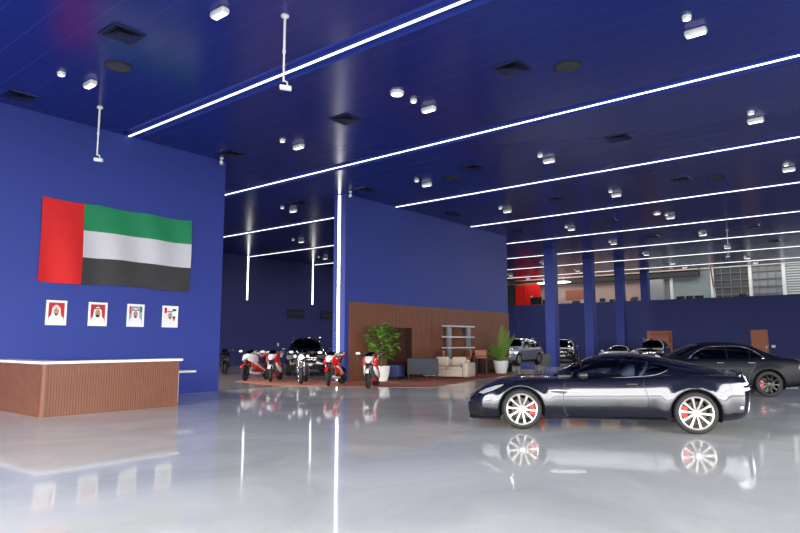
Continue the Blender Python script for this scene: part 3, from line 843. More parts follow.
SEDAN = dict(
    x0=-2.68, x1=2.42, nx=64, ns=3, ng=64, nt=12, xf=1.56, xr=-1.6, R=.345, Ra=.395, rim=.25, wy=.93, wd=.25, nsp=10, cal=M['caliper'], alloy=M['blackalloy'], spw=.02,
    zt=[(-2.68, .86), (-2.62, .98), (-2.45, 1.045), (-2.1, 1.06), (-1, 1.04), (.5, 1.03), (1.0, 1.0), (1.6, .95), (2.1, .85), (2.3, .76), (2.42, .66)],
    belt=[(-2.68, .78), (-2.4, .95), (-1.8, .985), (-1, .975), (0, .97), (.8, .95), (1.4, .90), (1.9, .82), (2.2, .72), (2.42, .58)],
    hw=[(-2.68, .74), (-2.5, .84), (-2.1, .92), (-1.5, .945), (0, .94), (1.4, .94), (1.9, .88), (2.2, .78), (2.42, .60)],
    zb=[(-2.68, .36), (-2.3, .27), (-1.6, .23), (1.6, .2), (2.42, .2)],
    roof=[(-2.3, 1.03), (-2.1, 1.065), (-1.77, 1.19), (-1.38, 1.37), (-1.0, 1.44), (-.57, 1.47), (-.08, 1.435), (.3, 1.33), (.7, 1.13), (.95, 1.0)],
    gb=[(-2.3, .74), (-1.5, .80), (0, .82), (.95, .78)], gx=(-2.2, .95), bo=-.012, tb=.24, ne=2.8, wc=.2, rc=.05, fb=.12, rb=.12,
    cab=(-1.5, .7), paint=M['p_sedan'], glass=M['glassdark'], dy=.42,
    dlo=[[(.36, 1.0), (.12, 1.17), (-.18, 1.30), (-.55, 1.325), (-.62, 1.33), (-.62, 1.0)], [(-.66, 1.0), (-.66, 1.33), (-1.0, 1.32), (-1.2, 1.27), (-1.2, 1.005)], [(-1.23, 1.01), (-1.23, 1.26), (-1.45, 1.13), (-1.56, 1.04), (-1.5, 1.02)]],
    dlo_out=[(.38, .985), (-.6, .99), (-1.3, 1.0), (-1.54, 1.02), (-1.5, 1.1), (-1.25, 1.275), (-1.0, 1.34), (-.6, 1.348), (-.18, 1.32), (.12, 1.19), (.38, .99)], trim=M['chrome'], tr=.014,
    wind=[(.86, 0), (.80, .4), (.62, .66), (-.0, .52), (.05, 0), (-.0, -.52), (.62, -.66), (.80, -.4)],
    rear=[(-1.35, .46), (-2.0, .56), (-2.05, 0), (-2.0, -.56), (-1.35, -.46)],
    lower_cuts=[('hl', [(2.25, .6), (2.1, .75), (1.75, .82), (1.9, .7)], lambda c: abs(c.y) > .45), ('tl', [(-2.35, .75), (-2.4, .92), (-2.7, .93), (-2.7, .72)], lambda c: abs(c.y) > .45),
                ('gr', [(-.42, .38), (.42, .38), (.46, .64), (-.46, .64)], lambda c: c.x > 2.1), ('gl', [(-.7, .24), (.7, .24), (.6, .33), (-.6, .33)], lambda c: c.x > 2.0)],
    mir=(.22, 1.02, .96), tlm=M['tailred'],
    seams=[[(.62, .97), (.66, .7), (.6, .35)], [(-.64, .99), (-.64, .6), (-.62, .32)], [(-1.35, 1.0), (-1.28, .85), (-1.15, .6), (-1.1, .35)]], handles=[(-.42, .90), (-1.32+.12, .905)], hm=M['grey'])
def sedan_lines(b, side, top, front, gside, sg=None):
    b.tube([side(x, .295, sg, .006) for x in (1.1, .5, 0, -.6, -1.15)], .014, 6)
def sedan_plate(b, side, top, front, gside, sg=None): b.box(front(0, .5, 1, .03), (.02, .5, .11))
SEDAN['extra'] = [('sill_trim', sedan_lines, M['black'], (1, -1)), ('seat', seat, M['dark'], seats([-.3, -1.2]))]
build_car('sedan', 'dark charcoal four door sedan with black wheels parked behind the sports coupe', 'car', SEDAN, (19.58, 4.78), 116)

def SUV(paint, **kw):
    d = dict(
        x0=-2.35, x1=2.35, nx=44, ns=2, ng=44, nt=9, xf=1.45, xr=-1.42, R=.37, Ra=.43, rim=.26, wy=.95, wd=.26, nsp=7, alloy=M['alloy'], spw=.03,
        zt=[(-2.35, .95), (-2.3, 1.08), (-2.0, 1.12), (.5, 1.13), (1.0, 1.12), (1.6, 1.08), (2.1, 1.0), (2.28, .92), (2.35, .82)],
        belt=[(-2.35, .9), (-2.1, 1.05), (0, 1.05), (1.0, 1.04), (1.6, .99), (2.1, .88), (2.35, .72)],
        hw=[(-2.35, .84), (-2.1, .92), (-1.4, .955), (1.4, .955), (1.9, .92), (2.2, .84), (2.35, .70)],
        zb=[(-2.35, .42), (-1.9, .34), (0, .3), (1.8, .3), (2.35, .3)],
        roof=[(-2.3, 1.14), (-2.2, 1.32), (-2.0, 1.56), (-1.5, 1.66), (-.5, 1.70), (-.05, 1.67), (.3, 1.57), (.7, 1.33), (1.02, 1.12)],
        gb=[(-2.3, .80), (-1.5, .85), (0, .86), (1.0, .82)], gx=(-2.3, 1.03), bo=-.012, tb=.18, ne=3.2, wc=.18, rc=.05, fb=.08, rb=.06,
        cab=(-2.0, .8), paint=paint, glass=M['glassdark'], dy=.5,
        dlo=[[(.55, 1.1), (.25, 1.38), (.0, 1.53), (-.35, 1.57), (-.35, 1.1)], [(-.42, 1.1), (-.42, 1.57), (-1.2, 1.55), (-1.2, 1.11)], [(-1.27, 1.12), (-1.27, 1.545), (-1.75, 1.5), (-2.0, 1.2)]],
        wind=[(.93, 0), (.88, .4), (.72, .70), (.06, .58), (.12, 0), (.06, -.58), (.72, -.70), (.88, -.4)],
        rear=[(-2.02, .6), (-2.25, .65), (-2.25, -.65), (-2.02, -.6)],
        lower_cuts=[('hl', [(2.36, .74), (2.2, .90), (1.85, .93), (2.0, .78), (2.2, .72)], lambda c: abs(c.y) > .42), ('tl', [(-2.05, .85), (-2.05, 1.05), (-2.5, 1.05), (-2.5, .85)], lambda c: abs(c.y) > .5),
                    ('gr', [(-.4, .55), (.4, .55), (.45, .84), (-.45, .84)], lambda c: c.x > 2.1), ('gl', [(-.75, .34), (.75, .34), (.7, .48), (-.7, .48)], lambda c: c.x > 2.0)],
        mir=(.5, 1.15, .99), hlm=M['lamp'], tlm=M['tailred'], seams=[[(.66, 1.04), (.68, .7), (.6, .4)], [(-.38, 1.04), (-.38, .7), (-.36, .4)]], handles=[(-.2, .96), (-1.05, .97)],
        extra=[('number_plate', lambda b, side, top, front, gside, sg: b.box(front(0, .5, 1, .02), (.02, .48, .11)), M['white']),
               ('grille_bar', lambda b, side, top, front, gside, sg: [b.tube([front(y, z, 1, .01) for y in (-.42, 0, .42)], .012, 6) for z in (.62, .70, .78)], M['chrome']),
               ('roof_rail', lambda b, side, top, front, gside, sg: b.tube([(x, sg*.62, z) for x, z in ((-.1, 1.65), (-.2, 1.70), (-1.5, 1.70), (-1.7, 1.64))], .016, 6), M['chrome'], (1, -1))])
    d.update(kw); return d
build_car('suv', 'black SUV facing the viewer behind the row of motorcycles', 'car', SUV(M['p_black'], trim=None, hlm=M['lampdark']), (20.2, 21.9), 228)
build_car('suv', 'silver SUV parked past the end of the slatted wall beside the first column', 'car', SUV(M['p_silver'], trim=None), (37.4, 20.2), 181)
build_car('suv', 'black SUV half hidden behind the first blue column', 'car', SUV(M['p_black'], trim=None, hlm=M['lampdark']), (44.2, 19.9), 200)
build_car('suv', 'black SUV parked far back between the white car and the sedan', 'car', SUV(M['p_black'], trim=None, hlm=M['lampdark']), (45.0, 13.7), 190)
W = dict(COUPE); W.update(nx=44, ns=2, ng=44, nt=9, paint=M['p_white'], glass=M['glassdark'], trim=None, cal=None, mirm=M['p_white'],
    extra=[('grille_bar', coupe_grillebars, M['chrome']), ('sill', coupe_sill, M['p_white'], (1, -1))])
build_car('hatchback', 'small white car parked far back, its roof showing above the sports coupe', 'car', W, (39.4, 14.1), 188)

# ------------------------------------------------------------------ motorcycles
def motorcycle(label, loc, head, c0, c1, c2, cs, wheelm, style, lean=0.1, steer=0.25, sc_=1.0):
    t = thing('motorcycle', label, 'motorcycle', (loc[0], loc[1], .008 if 14 < loc[1] < 20 else 0), rad(head), 'motorcycles in a row')
    R = .305
    def wheel(x, w):
        b = MB(); prof = []
        for i in range(13):
            a = -PI/2+PI*i/12*1.0
            prof.append((R-.055+.055*cos(a*1.0), w*sin(a)))
        b.lathe(prof, axis='y', n=36)
        o = b.build('wheel', M['rubber'], t, loc=(x, 0, R))
        b = MB(); b.lathe([(R-.06, -w*.7), (R-.045, -w*.95), (R-.045, w*.95), (R-.06, w*.7)], axis='y', n=36)
        b.lathe([(R-.075, -w*.6), (R-.06, -w*.7), (R-.06, w*.7), (R-.075, w*.6), (R-.075, -w*.6)], axis='y', n=36)
        n = 10 if style == 'round' else 5
        for k in range(n):
            a = 2*PI*k/n; b.tube([(.03*cos(a), 0, .03*sin(a)), ((R-.065)*cos(a+.15), 0, (R-.065)*sin(a+.15))], .014 if n < 8 else .008, 6)
        b.cyl((0, -w*.8, 0), (0, w*.8, 0), .035); b.build('rim', wheelm, o)
        b = MB()
        for s in ((-1, 1) if x > 0 else (1,)): b.lathe([(.06, s*w*.95), (.15, s*w*.95), (.15, s*w*.95+.008), (.06, s*w*.95+.008)], axis='y', n=24)
        b.build('brake_disc', M['disc'], o)
        return o
    fw = wheel(.71, .06); fw.rotation_euler = (0, 0, steer); wheel(-.71, .09)
    for s in (-1, 1):
        b = MB(); b.tube([(.71, s*.1, .30), (.62, s*.1, .55)], .026); b.tube([(.62, s*.1, .55), (.45, s*.1, .98)], .02); b.build('fork_leg', M['chrome'] if style == 'round' else M['mgrey'], t)
    b = MB(); b.lathe([(R+.025, -.055), (R+.035, 0), (R+.025, .055)], (.71, 0, R), axis='y', n=14, a0=rad(35), a1=rad(150)); b.build('front_fender', c1 if style != 'round' else M['chrome'], t)
    if style == 'sport':
        b = MB(); b.sup([(.80, .84, .03, .03), (.74, .86, .09, .07), (.62, .90, .14, .11), (.45, .94, .17, .12), (.30, .93, .18, .10), (.24, .93, .15, .08)]); nose = b.build('nose_fairing', c0, t)
        for s in (-1, 1):
            b = MB(); b.sup([(.762, .83, .03, .016, s*.05), (.72, .84, .05, .028, s*.07), (.62, .85, .03, .02, s*.12)]); b.build('headlight', M['black'], nose)
            b = MB(); b.sup([(.72, .82, .02, .05, s*.12), (.60, .84, .035, .13, s*.175), (.40, .82, .04, .17, s*.215), (.2, .78, .02, .1, s*.21)]); b.build('fairing_wing', c2, nose)
        b = MB(); b.sup([(.60, 1.00, .08, .02), (.50, 1.06, .13, .05), (.38, 1.10, .13, .06), (.30, 1.12, .10, .04)]); b.build('windscreen', M['glassdark'], t)
        for s in (-1, 1):
            b = MB(); b.sup([(.50, .66, .02, .10, s*.15), (.38, .62, .03, .19, s*.19), (.1, .50, .035, .17, s*.21), (-.18, .40, .03, .10, s*.19), (-.42, .36, .02, .04, s*.16)]); o = b.build('side_fairing', c1, t)
            b = MB(); b.sup([(.44, .68, .012, .06, s*.205), (.25, .60, .015, .05, s*.232), (.0, .46, .015, .045, s*.245), (-.25, .37, .012, .035, s*.215)]); b.build('stripe', cs, o)
        b = MB(); b.sup([(.42, .32, .08, .03), (.2, .27, .17, .07), (-.2, .25, .16, .07), (-.4, .27, .1, .04)]); b.build('belly_pan', cs, t)
    else:
        b = MB(); b.lathe([(.001, .07), (.08, .05), (.105, 0), (.10, -.05), (.05, -.09)], (.66, 0, .93), axis='x', n=24); h = b.build('headlight', M['black'], t)
        b = MB(); b.lathe([(.001, .085), (.06, .08), (.098, .055)], (.66, 0, .93), axis='x', n=24); b.build('lens', M['lamp'], h)
        for s in (-1, 1):
            b = MB(); b.lathe([(.001, .05), (.05, .04), (.06, 0), (.03, -.05)], (.62, s*.22, .96), axis='x', n=18); b.build('turn_signal', M['lamp'], t)
        b = MB(); b.sup([(.60, 1.06, .14, .02), (.52, 1.12, .19, .05), (.42, 1.15, .17, .04)]); b.build('windscreen', M['glassdark'], t)
        for s in (-1, 1):
            b = MB(); b.tube([(.40, s*.17, .75), (.30, s*.20, .55), (0, s*.2, .34), (-.3, s*.17, .33)], .03); b.build('crash_bar', M['chrome'], t)
    b = MB(); b.sup([(.30, .93, .10, .07), (.18, .99, .17, .12), (-.02, .98, .17, .12), (-.18, .91, .12, .09), (-.26, .87, .08, .05)]); b.build('fuel_tank', cs if style == 'sport' else M['p_black'], t)
    b = MB(); b.sup([(-.16, .85, .09, .03), (-.3, .85, .13, .04), (-.48, .87, .12, .04), (-.56, .90, .08, .03)]); b.build('seat', M['dark'], t)
    b = MB(); b.sup([(-.42, .88, .13, .05), (-.60, .97, .14, .075), (-.80, 1.03, .11, .06), (-.98, 1.06, .04, .025)]); o = b.build('tail_fairing', c1 if style == 'sport' else M['p_black'], t)
    b = MB(); b.sup([(-.55, .99, .10, .03), (-.70, 1.055, .10, .035), (-.88, 1.08, .05, .02)]); b.build('seat_cowl', cs if style == 'sport' else M['dark'], o)
    b = MB(); b.sup([(-.97, 1.05, .05, .02), (-1.0, 1.05, .045, .015)]); b.build('tail_light', M['tailred'], o)
    b = MB(); b.box((.02, 0, .46), (.55, .30, .36), 0, .06); b.box((.2, 0, .62), (.22, .26, .26), 0, .04); b.cyl((-.05, -.19, .42), (-.05, .19, .42), .11, n=20); b.build('engine', M['mgrey'], t)
    b = MB(); b.tube([(.42, 0, .9), (.1, 0, .8), (-.35, 0, .62), (-.5, 0, .8)], .05, 8); b.build('frame', M['black'], t)
    b = MB(); b.tube([(-.2, .13, .40), (-.71, .13, .305)], .03); b.tube([(-.2, -.13, .40), (-.71, -.13, .305)], .03); b.cyl((-.71, -.14, .305), (-.71, .14, .305), .018); b.build('swingarm', M['mgrey'], t)
    b = MB(); b.tube([(.15, -.12, .25), (-.2, -.16, .23), (-.45, -.19, .36)], .032); b.sup([(-.42, .37, .05, .06, -.2), (-.5, .41, .06, .07, -.21), (-.82, .52, .06, .07, -.22), (-.86, .53, .04, .05, -.22)]); b.build('exhaust', M['mgrey'] if style != 'round' else M['chrome'], t)
    b = MB(); hz = 1.0 if style == 'sport' else 1.08
    b.tube([(.36, .33, hz-.04), (.42, .18, hz), (.44, 0, hz), (.42, -.18, hz), (.36, -.33, hz-.04)], .014); b.build('handlebar', M['black'], t)
    for s in (-1, 1):
        b = MB(); b.cyl((.375, s*.27, hz-.025), (.33, s*.39, hz-.06), .02); b.build('grip', M['black'], t)
        b = MB(); b.tube([(.50, s*.16, 1.0), (.54, s*.30, 1.07)], .012); m_ = b.build('mirror_stalk', M['black'], t)
        b = MB(); b.sup([(.56, 1.09, .03, .02, s*.36), (.54, 1.10, .075, .04, s*.37), (.50, 1.105, .075, .045, s*.37), (.49, 1.105, .06, .035, s*.37)]); b.build('mirror', M['black'] if s > 0 else M['mwhite'], m_)
    b = MB(); b.tube([(-.1, .15, .3), (-.12, .30, .012)], .012); b.build('kickstand', M['black'], t)
    t.rotation_euler = (rad(0), 0, rad(head))
    return t
motorcycle('white and red sport motorcycle standing nearest the flag wall', (15.62, 19.75), 196, M['mwhite'], M['mred'], M['mwhite'], M['mwhite'], M['blackalloy'], 'sport')
motorcycle('white sport motorcycle with red edging, second from the flag wall', (15.62, 18.62), 216, M['mwhite'], M['mwhite'], M['mred'], M['mred'], M['blackalloy'], 'sport')
motorcycle('black and chrome motorcycle with a round headlight in the middle of the row', (15.5, 16.95), 221, M['mwhite'], M['mwhite'], M['p_black'], M['mred'], M['chrome'], 'round')
motorcycle('red sport motorcycle with white nose before the vertical light strip', (15.42, 15.26), 206, M['mwhite'], M['mred'], M['mred'], M['mwhite'], M['blackalloy'], 'sport')
motorcycle('red and white sport motorcycle standing beside the white plant pot', (15.52, 13.68), 212, M['mwhite'], M['mwhite'], M['mred'], M['mred'], M['blackalloy'], 'sport')
bk = motorcycle('black motorcycle half hidden by the end of the flag wall', (17.75, 24.75), 232, M['p_black'], M['p_black'], M['p_black'], M['p_black'], M['blackalloy'], 'sport')

# ------------------------------------------------------------------ lounge
b = MB(); z = .008
pts = [(16.5, 12.0), (26.9, 14.3), (27.6, 16.2), (16.86, 16.2), (16.86, 20.7), (14.5, 19.6), (14.0, 16.6)]
b.extr(pts, 0, z, 'z')
o = b.build('carpet', M['rug'], smooth=False); tag(o, 'terracotta carpet under the lounge seats and motorcycles', 'carpet')
b = MB()
for (a, c) in (((16.75, 20.6), (16.75, 14.9)), ((16.75, 14.7), (17.9, 13.5)), ((17.9, 13.5), (26.8, 15.0))):
    a, c = V((a[0], a[1], 0)), V((c[0], c[1], 0)); n = int((c-a).length/.16)
    d = (c-a).normalized()
    for i in range(n):
        p = a+(c-a)*(i+.5)/n; b.box((p.x, p.y, z+.0015), (.11, .11, .003), math.atan2(d.y, d.x))
b.build('dotted_border', M['rugred'], o, smooth=False)

def pot(t, r, h):
    b = MB(); b.lathe([(r*.62, 0), (r*.68, .01), (r*.92, h*.55), (r, h), (r*.92, h), (r*.88, h-.06)], n=32, cap=False); b.bm.faces.new(b.bm.verts[:32]); b.build('pot', M['pot'], t)
    b = MB(); b.lathe([(.001, h-.05), (r*.88, h-.06)], n=24); b.build('soil', M['soil'], t)
def leaf(b, p, d, up, ln, wd, droop):
    d = V(d).normalized(); s = d.cross(V(up)).normalized(); n = s.cross(d)
    L = []; n_ = 6
    for i in range(n_+1):
        q = i/n_; c = V(p)+d*ln*q+V((0, 0, -droop*ln*q*q)); w = wd*(sin(PI*min(1, q*.92+.06))**.8)
        L.append((b.v(c-s*w+n*w*.25), b.v(c), b.v(c+s*w+n*w*.25)))
    for a, c in zip(L, L[1:]): b.f([a[0], a[1], c[1], c[0]]); b.f([a[1], a[2], c[2], c[1]])
t = thing('potted_shrub', 'broad leaved green plant in a white pot behind the last motorcycle', 'plant', (18.02, 15.4, .008))
pot(t, .32, .56)
rnd = random.Random(3); b = MB(); fb = MB()
b.tube([(0, 0, .5), (.02, .02, .8), (-.02, .0, 1.2), (.0, 0, 1.9)], [.04, .035, .03, .012], 8)
for k in range(17):
    a = k*2.4; z0 = .75+.07*k; ln = .22+.38*sin(PI*min(1, (k+3)/20))
    e = V((ln*cos(a), ln*sin(a)*(.7 if sin(a) > 0 else 1), z0+.22)); b.tube([(0, 0, z0-.1), (e.x*.5, e.y*.5, z0+.05), e], .011, 6)
    for j in range(22):
        q = rnd.uniform(.25, 1.1); p = V((e.x*q, e.y*q, z0-.1+(e.z-z0+.1)*q))
        aa = a+rnd.uniform(-1.6, 1.6)
        leaf(fb, p, (cos(aa), sin(aa), rnd.uniform(-.2, .9)), (0, 0, 1), rnd.uniform(.20, .30), rnd.uniform(.07, .11), rnd.uniform(0, .4))
for j in range(14):
    aa = rnd.uniform(0, 6.28); leaf(fb, (0, 0, rnd.uniform(1.75, 1.95)), (cos(aa), sin(aa), rnd.uniform(.3, 1.5)), (0, 0.01, 1), .24, .075, .3)
b.build('stem', M['bark'], t); fb.build('foliage', M['leaf1'], t)
t = thing('potted_palm', 'feathery palm in a white pot at the end of the slatted wall', 'plant', (26.05, 14.9, .008))
pot(t, .36, .58)
for k in range(15):
    b = MB(); a = k*2.399+.5; tilt = (.12, .95, .4, 1.15, .65)[k % 5]; ln = 1.85-.15*(k % 3)
    if k % 5 == 4: ln *= .8
    sy = sin(a)*(.45 if sin(a) > 0 else 1)
    d = V((cos(a)*sin(tilt), sy*sin(tilt), cos(tilt))); pts = []
    for i in range(9):
        q = i/8; pts.append(V((0, 0, .52))+d*ln*q+V((cos(a), sy, 0))*.1*q*q+V((0, 0, -.35*sin(tilt)*ln*q*q)))
    b.tube(pts, [.022-.017*i/8 for i in range(9)], 6)
    for i in range(2, 15):
        q = .12+.88*i/15; i0 = min(7, int(q*8)); p = pts[i0]+(pts[i0+1]-pts[i0])*(q*8-i0); dd = (pts[i0+1]-pts[i0]).normalized()
        s = dd.cross(V((0, 0, 1))); s = s.normalized() if s.length > .05 else V((1, 0, 0))
        for sg in (-1, 1):
            leaf(b, p, s*sg*.8+dd*.75, dd.cross(s), .26*sin(PI*min(1, .2+q*.8))+.06, .022, .2)
    b.build('frond', M['leaf2'], t)

def ottoman(lab, x, y, sx, sy, h, rz):
    t = thing('ottoman', lab, 'ottoman', (x, y, .008), rz)
    b = MB(); b.box((0, 0, h/2+.05), (sx, sy, h-.1), 0, .05); b.build('cushion', M['bluefab'], t)
    b = MB(); b.box((0, 0, .06), (sx*.92, sy*.92, .12)); b.build('plinth', M['black'], t, smooth=False)
ottoman('blue fabric ottoman beside the first white plant pot', 19.35, 15.85, .62, .6, .55, rad(10))
ottoman('blue fabric ottoman beyond the potted palm near the column', 28.75, 14.9, .95, .7, .46, rad(25))

t = thing('armchair', 'charcoal armchair turned with its back to the viewer', 'armchair', (19.9, 14.87, .008), rad(36))
b = MB(); b.box((-.40, 0, .52), (.18, 1.22, .62), 0, .05); b.build('backrest', M['charcoal'], t)
b = MB(); b.box((.05, 0, .30), (.74, .92, .2), 0, .04); b.build('seat_frame', M['charcoal'], t)
b = MB(); b.box((.07, 0, .46), (.7, .88, .14), 0, .05); b.build('seat_cushion', M['charcoal'], t)
for s in (-1, 1):
    b = MB(); b.box((.05, s*.54, .42), (.74, .14, .44), 0, .05); b.build('armrest', M['charcoal'], t)
    for xx in (-.42, .36):
        b = MB(); b.cyl((xx, s*.55, 0), (xx, s*.55, .22), .025, .035); b.build('leg', M['black'], t)

t = thing('sofa', 'beige fabric sofa with loose cushions beside the charcoal armchair', 'sofa', (21.55, 14.75, .008), rad(190)); t.scale = (.9, .9, .9)
b = MB(); b.box((-.36, 0, .50), (.24, 1.7, .66), 0, .07); b.build('backrest', M['beige'], t)
b = MB(); b.box((.05, 0, .22), (.86, 1.66, .3), 0, .04); b.build('base', M['beige'], t)
for s in (-1, 1):
    b = MB(); b.box((.03, s*.98, .38), (.96, .28, .64), 0, .07); b.build('armrest', M['beige'], t)
    b = MB(); b.box((.1, s*.415, .44), (.72, .81, .17), 0, .06); b.build('seat_cushion', M['beige'], t)
    b = MB(); b.box((0, 0, 0), (.2, .68, .46), 0, .09); o = b.build('back_cushion', M['beige'], t, loc=(-.16, s*.42, .72)); o.rotation_euler = (0, rad(-14), 0)
    for xx in (-.4, .42):
        b = MB(); b.cyl((xx, s*.95, 0), (xx, s*.95, .08), .03); b.build('leg', M['black'], t)
b = MB(); b.sup([(-.3, .86, .05, .02), (-.2, .89, .26, .035), (0, .90, .3, .03), (.12, .86, .24, .02), (.2, .82, .1, .015)], e=3)
o = b.build('throw_blanket', M['flagwhite']); o.location = (21.42, 15.60, -.175); o.rotation_euler = (0, 0, rad(190))
tag(o, 'pale throw blanket draped over the beige sofa arm', 'blanket')

t = thing('display_shelf', 'grey metal open shelf unit standing before the slatted wall', 'shelf', (23.95, 15.85, .008))
for s in (-1, 1):
    b = MB(); b.bx(s*.80-.12, s*.80+.12, -.05, .05, 0, 2.12); b.build('upright', M['grey'], t, smooth=False)
for z in (1.2, 1.68, 2.16):
    b = MB(); b.bx(-1.12, 1.12, -.16, .16, z-.025, z+.025); b.build('shelf_board', M['offwhite'], t, smooth=False)
def stool(lab, x, y, rz):
    t = thing('bar_stool', lab, 'bar stool', (x, y, .008), rz, 'bar stools')
    b = MB(); b.box((-.17, 0, .95), (.09, .56, .30), 0, .035); b.build('backrest', M['leather'], t)
    b = MB(); b.box((.02, 0, .76), (.42, .50, .09), 0, .03); b.build('seat', M['leather'], t)
    for sx in (-1, 1):
        for sy in (-1, 1):
            b = MB(); b.cyl((sx*.21, sy*.23, 0), (sx*.16, sy*.19, .72), .022); b.build('leg', M['black'], t)
    b = MB(); b.tube([(.2, .22, .25), (.2, -.22, .25), (-.2, -.22, .25), (-.2, .22, .25), (.2, .22, .25)], .012); b.build('footrest', M['black'], t)
stool('brown leather bar stool behind the beige sofa nearest the armchair', 22.4, 15.8, rad(120))
stool('brown leather bar stool standing under the grey shelf unit', 23.9, 15.5, rad(150))
stool('brown leather bar stool between the sofa and the potted palm', 24.7, 15.15, rad(215))
t = thing('bar_table', 'tall black bar table between the bar stools', 'table', (25.6, 15.8, .008))
b = MB(); b.box((0, 0, .90), (.7, .5, .05), 0, .01); b.build('table_top', M['black'], t)
for sx in (-1, 1):
    for sy in (-1, 1):
        b = MB(); b.bx(sx*.3-.025, sx*.3+.025, sy*.2-.025, sy*.2+.025, 0, .875); b.build('leg', M['black'], t, smooth=False)
t = thing('coffee_table', 'low pale topped coffee table beyond the potted palm', 'table', (27.35, 15.5, 0), rad(8))
b = MB(); b.box((0, 0, .60), (1.1, .7, .05), 0, .01); b.build('table_top', M['grey'], t)
b = MB(); b.box((0, 0, .29), (.9, .55, .57), 0, .02); b.build('base', M['black'], t)
b = MB(); b.lathe([(.001, 0), (.05, 0), (.06, .08), (.05, .1)], n=16); o = b.build('cup', M['white']); o.location = (27.25, 15.4, .625); tag(o, 'small white cup on the low coffee table', 'cup')
t = thing('easel_sign', 'dark grey board on a thin stand just beyond the coupe bonnet', 'sign', (25.3, 12.2, 0), rad(118))
b = MB(); b.bx(-.17, .17, -.02, .02, .45, .95); b.build('board', mat('dark_grey_board', (52, 54, 58), .6), t, smooth=False)
b = MB(); b.cyl((-.1, .03, 0), (-.1, .03, .6), .02); b.build('post', M['black'], t)
b = MB(); b.bx(-.2, .0, -.12, .18, 0, .02); b.build('foot', M['black'], t, smooth=False)

# ------------------------------------------------------------------ back walls: signs, doors, board, office things
for k, (x0, x1) in enumerate(((29.0, 30.6), (32.2, 33.75))):
    t = thing('wall_plaque', ['dark lettered plaque on the rear wall between the two light strips', 'dark lettered plaque on the rear wall beside the pillar edge'][k], 'sign', ((x0+x1)/2, YB, 3.45))
    w = (x1-x0)/2
    b = MB(); b.bx(-w, w, -.04, 0, -.31, .31); b.build('plate', mat('plaque_navy', (12, 14, 36), .6), t, smooth=False)
    b = MB(); rnd = random.Random(k); x = -w*.85
    for i in range(6):      # worn raised letters, illegible from here
        s = w*.2
        for a in ((0, 0, .03, .28), (s*.75, 0, .03, .28)): b.bx(x+a[0], x+a[0]+a[2], -.05, -.04, -.14, .14)
        b.bx(x+.03, x+s*.75, -.05, -.04, rnd.choice((-.14, 0, .1)), rnd.choice((-.14, 0, .1))+.03) if True else 0
        x += w*.29
    b.build('lettering', mat('plaque_grey', (44, 48, 78), .6), t, smooth=False)
b = MB(); b.bx(0, .12, -.03, 0, 0, .22); o = b.build('switch_or_reader', M['white'], smooth=False); o.location = (28.2, YB, 1.18); tag(o, 'small white switch plate on the dark rear wall', 'switch')
def door(n, y0, y1, marks):
    b = MB(); b.bx(XP-.05, XP, y0, y1, 0, 2.36)
    o = struct(b.build('door_%d' % n, M['terra'], smooth=False))
    b = MB(); b.bx(XP-.07, XP-.05, y0, y0+.05, 0, 2.36); b.bx(XP-.07, XP-.05, y1-.05, y1, 0, 2.36); b.bx(XP-.07, XP-.05, y0, y1, 2.31, 2.36); b.build('frame', M['leather'], o, smooth=False)
    if marks:
        b = MB(); y = y1-.28
        for i in range(5):
            for a in ((0, 0), (.17, 0)): b.bx(XP-.065, XP-.051, y-a[0]-.035, y-a[0], 1.95, 2.18)
            for zz in ((1.95, 2.06, 2.15)[i % 3], 2.15): b.bx(XP-.065, XP-.051, y-.2, y, zz, zz+.03)
            y -= .29
        b.bx(XP-.065, XP-.051, y0+.1, y0+.22, 1.4, 2.25)
        b.build('lettering', M['terradark'], o, smooth=False)
    else:
        b = MB(); b.cyl((XP-.09, y0+.1, 1.0), (XP-.09, y0+.1, 1.2), .02); b.build('handle', M['chrome'], o)
door(2, 14.46, 16.4, True); door(3, 7.8, 8.92, False)
b = MB(); b.bx(-.06, 0, -.12, .12, -.09, .09); o = b.build('switch_or_reader', M['white'], smooth=False); o.location = (XP, 7.5, 1.15); tag(o, 'small white reader on the wall beside the plain terracotta door', 'reader')  # access reader for the door, not a switch
b = MB()
for pts in ([(28.3, 4.55), (28.2, 3.6), (27.9, 3.2), (28.1, 2.6), (27.6, 2.1)], [(26.6, 4.5), (26.2, 3.6), (26.3, 2.9), (26.0, 2.4)], [(25.4, 4.6), (26.1, 3.9), (26.3, 3.5)]):
    b.tube([(XP-.01, p[0], p[1]) for p in crom(pts, 5)], .035, 6)
o = b.build('wall_emblem', mat('navy_relief', (56, 62, 104), .5)); tag(o, 'faint curved line emblem on the dark wall above the silver SUV', 'emblem')

t = thing('display_board', 'bright red display board standing on the mezzanine', 'display board', (55.4, 28.4, 3.9))
b = MB(); b.bx(-.06, .06, .55, 1.45, 0, 3.05); b.build('narrow_panel', M['red'], t, smooth=False)
b = MB(); b.extr([(-1.25, 1.1), (.45, .5), (.45, 3.1), (-1.15, 3.15), (-1.25, 2.8)], -.12, -.06, 'x'); b.build('wide_panel', M['red'], t, smooth=False)
b = MB(); b.bx(-.1, .06, -1.2, 1.5, 3.06, 3.3); b.build('header', M['leather'], t, smooth=False)
b = MB(); b.lathe([(.001, 0), (.12, .01), (.14, 0)], (-.13, -.35, 1.9), axis='x', n=18); b.build('emblem', M['white'], t)
t = thing('ceiling_panel_light', 'long white office light fitting beside the red display board', 'ceiling light', (54.6, 25.4, 7.0))
b = MB(); b.sup([(-.4, 0, .9, .05), (-.3, 0, 1.6, .09), (.3, 0, 1.6, .09), (.4, 0, .9, .05)]); b.build('shade', M['panel_light'], t)
b = MB()
for yy in (-1, 1): b.cyl((0, yy, .05), (0, yy, .95), .015)
b.build('hanger', M['white'], t)
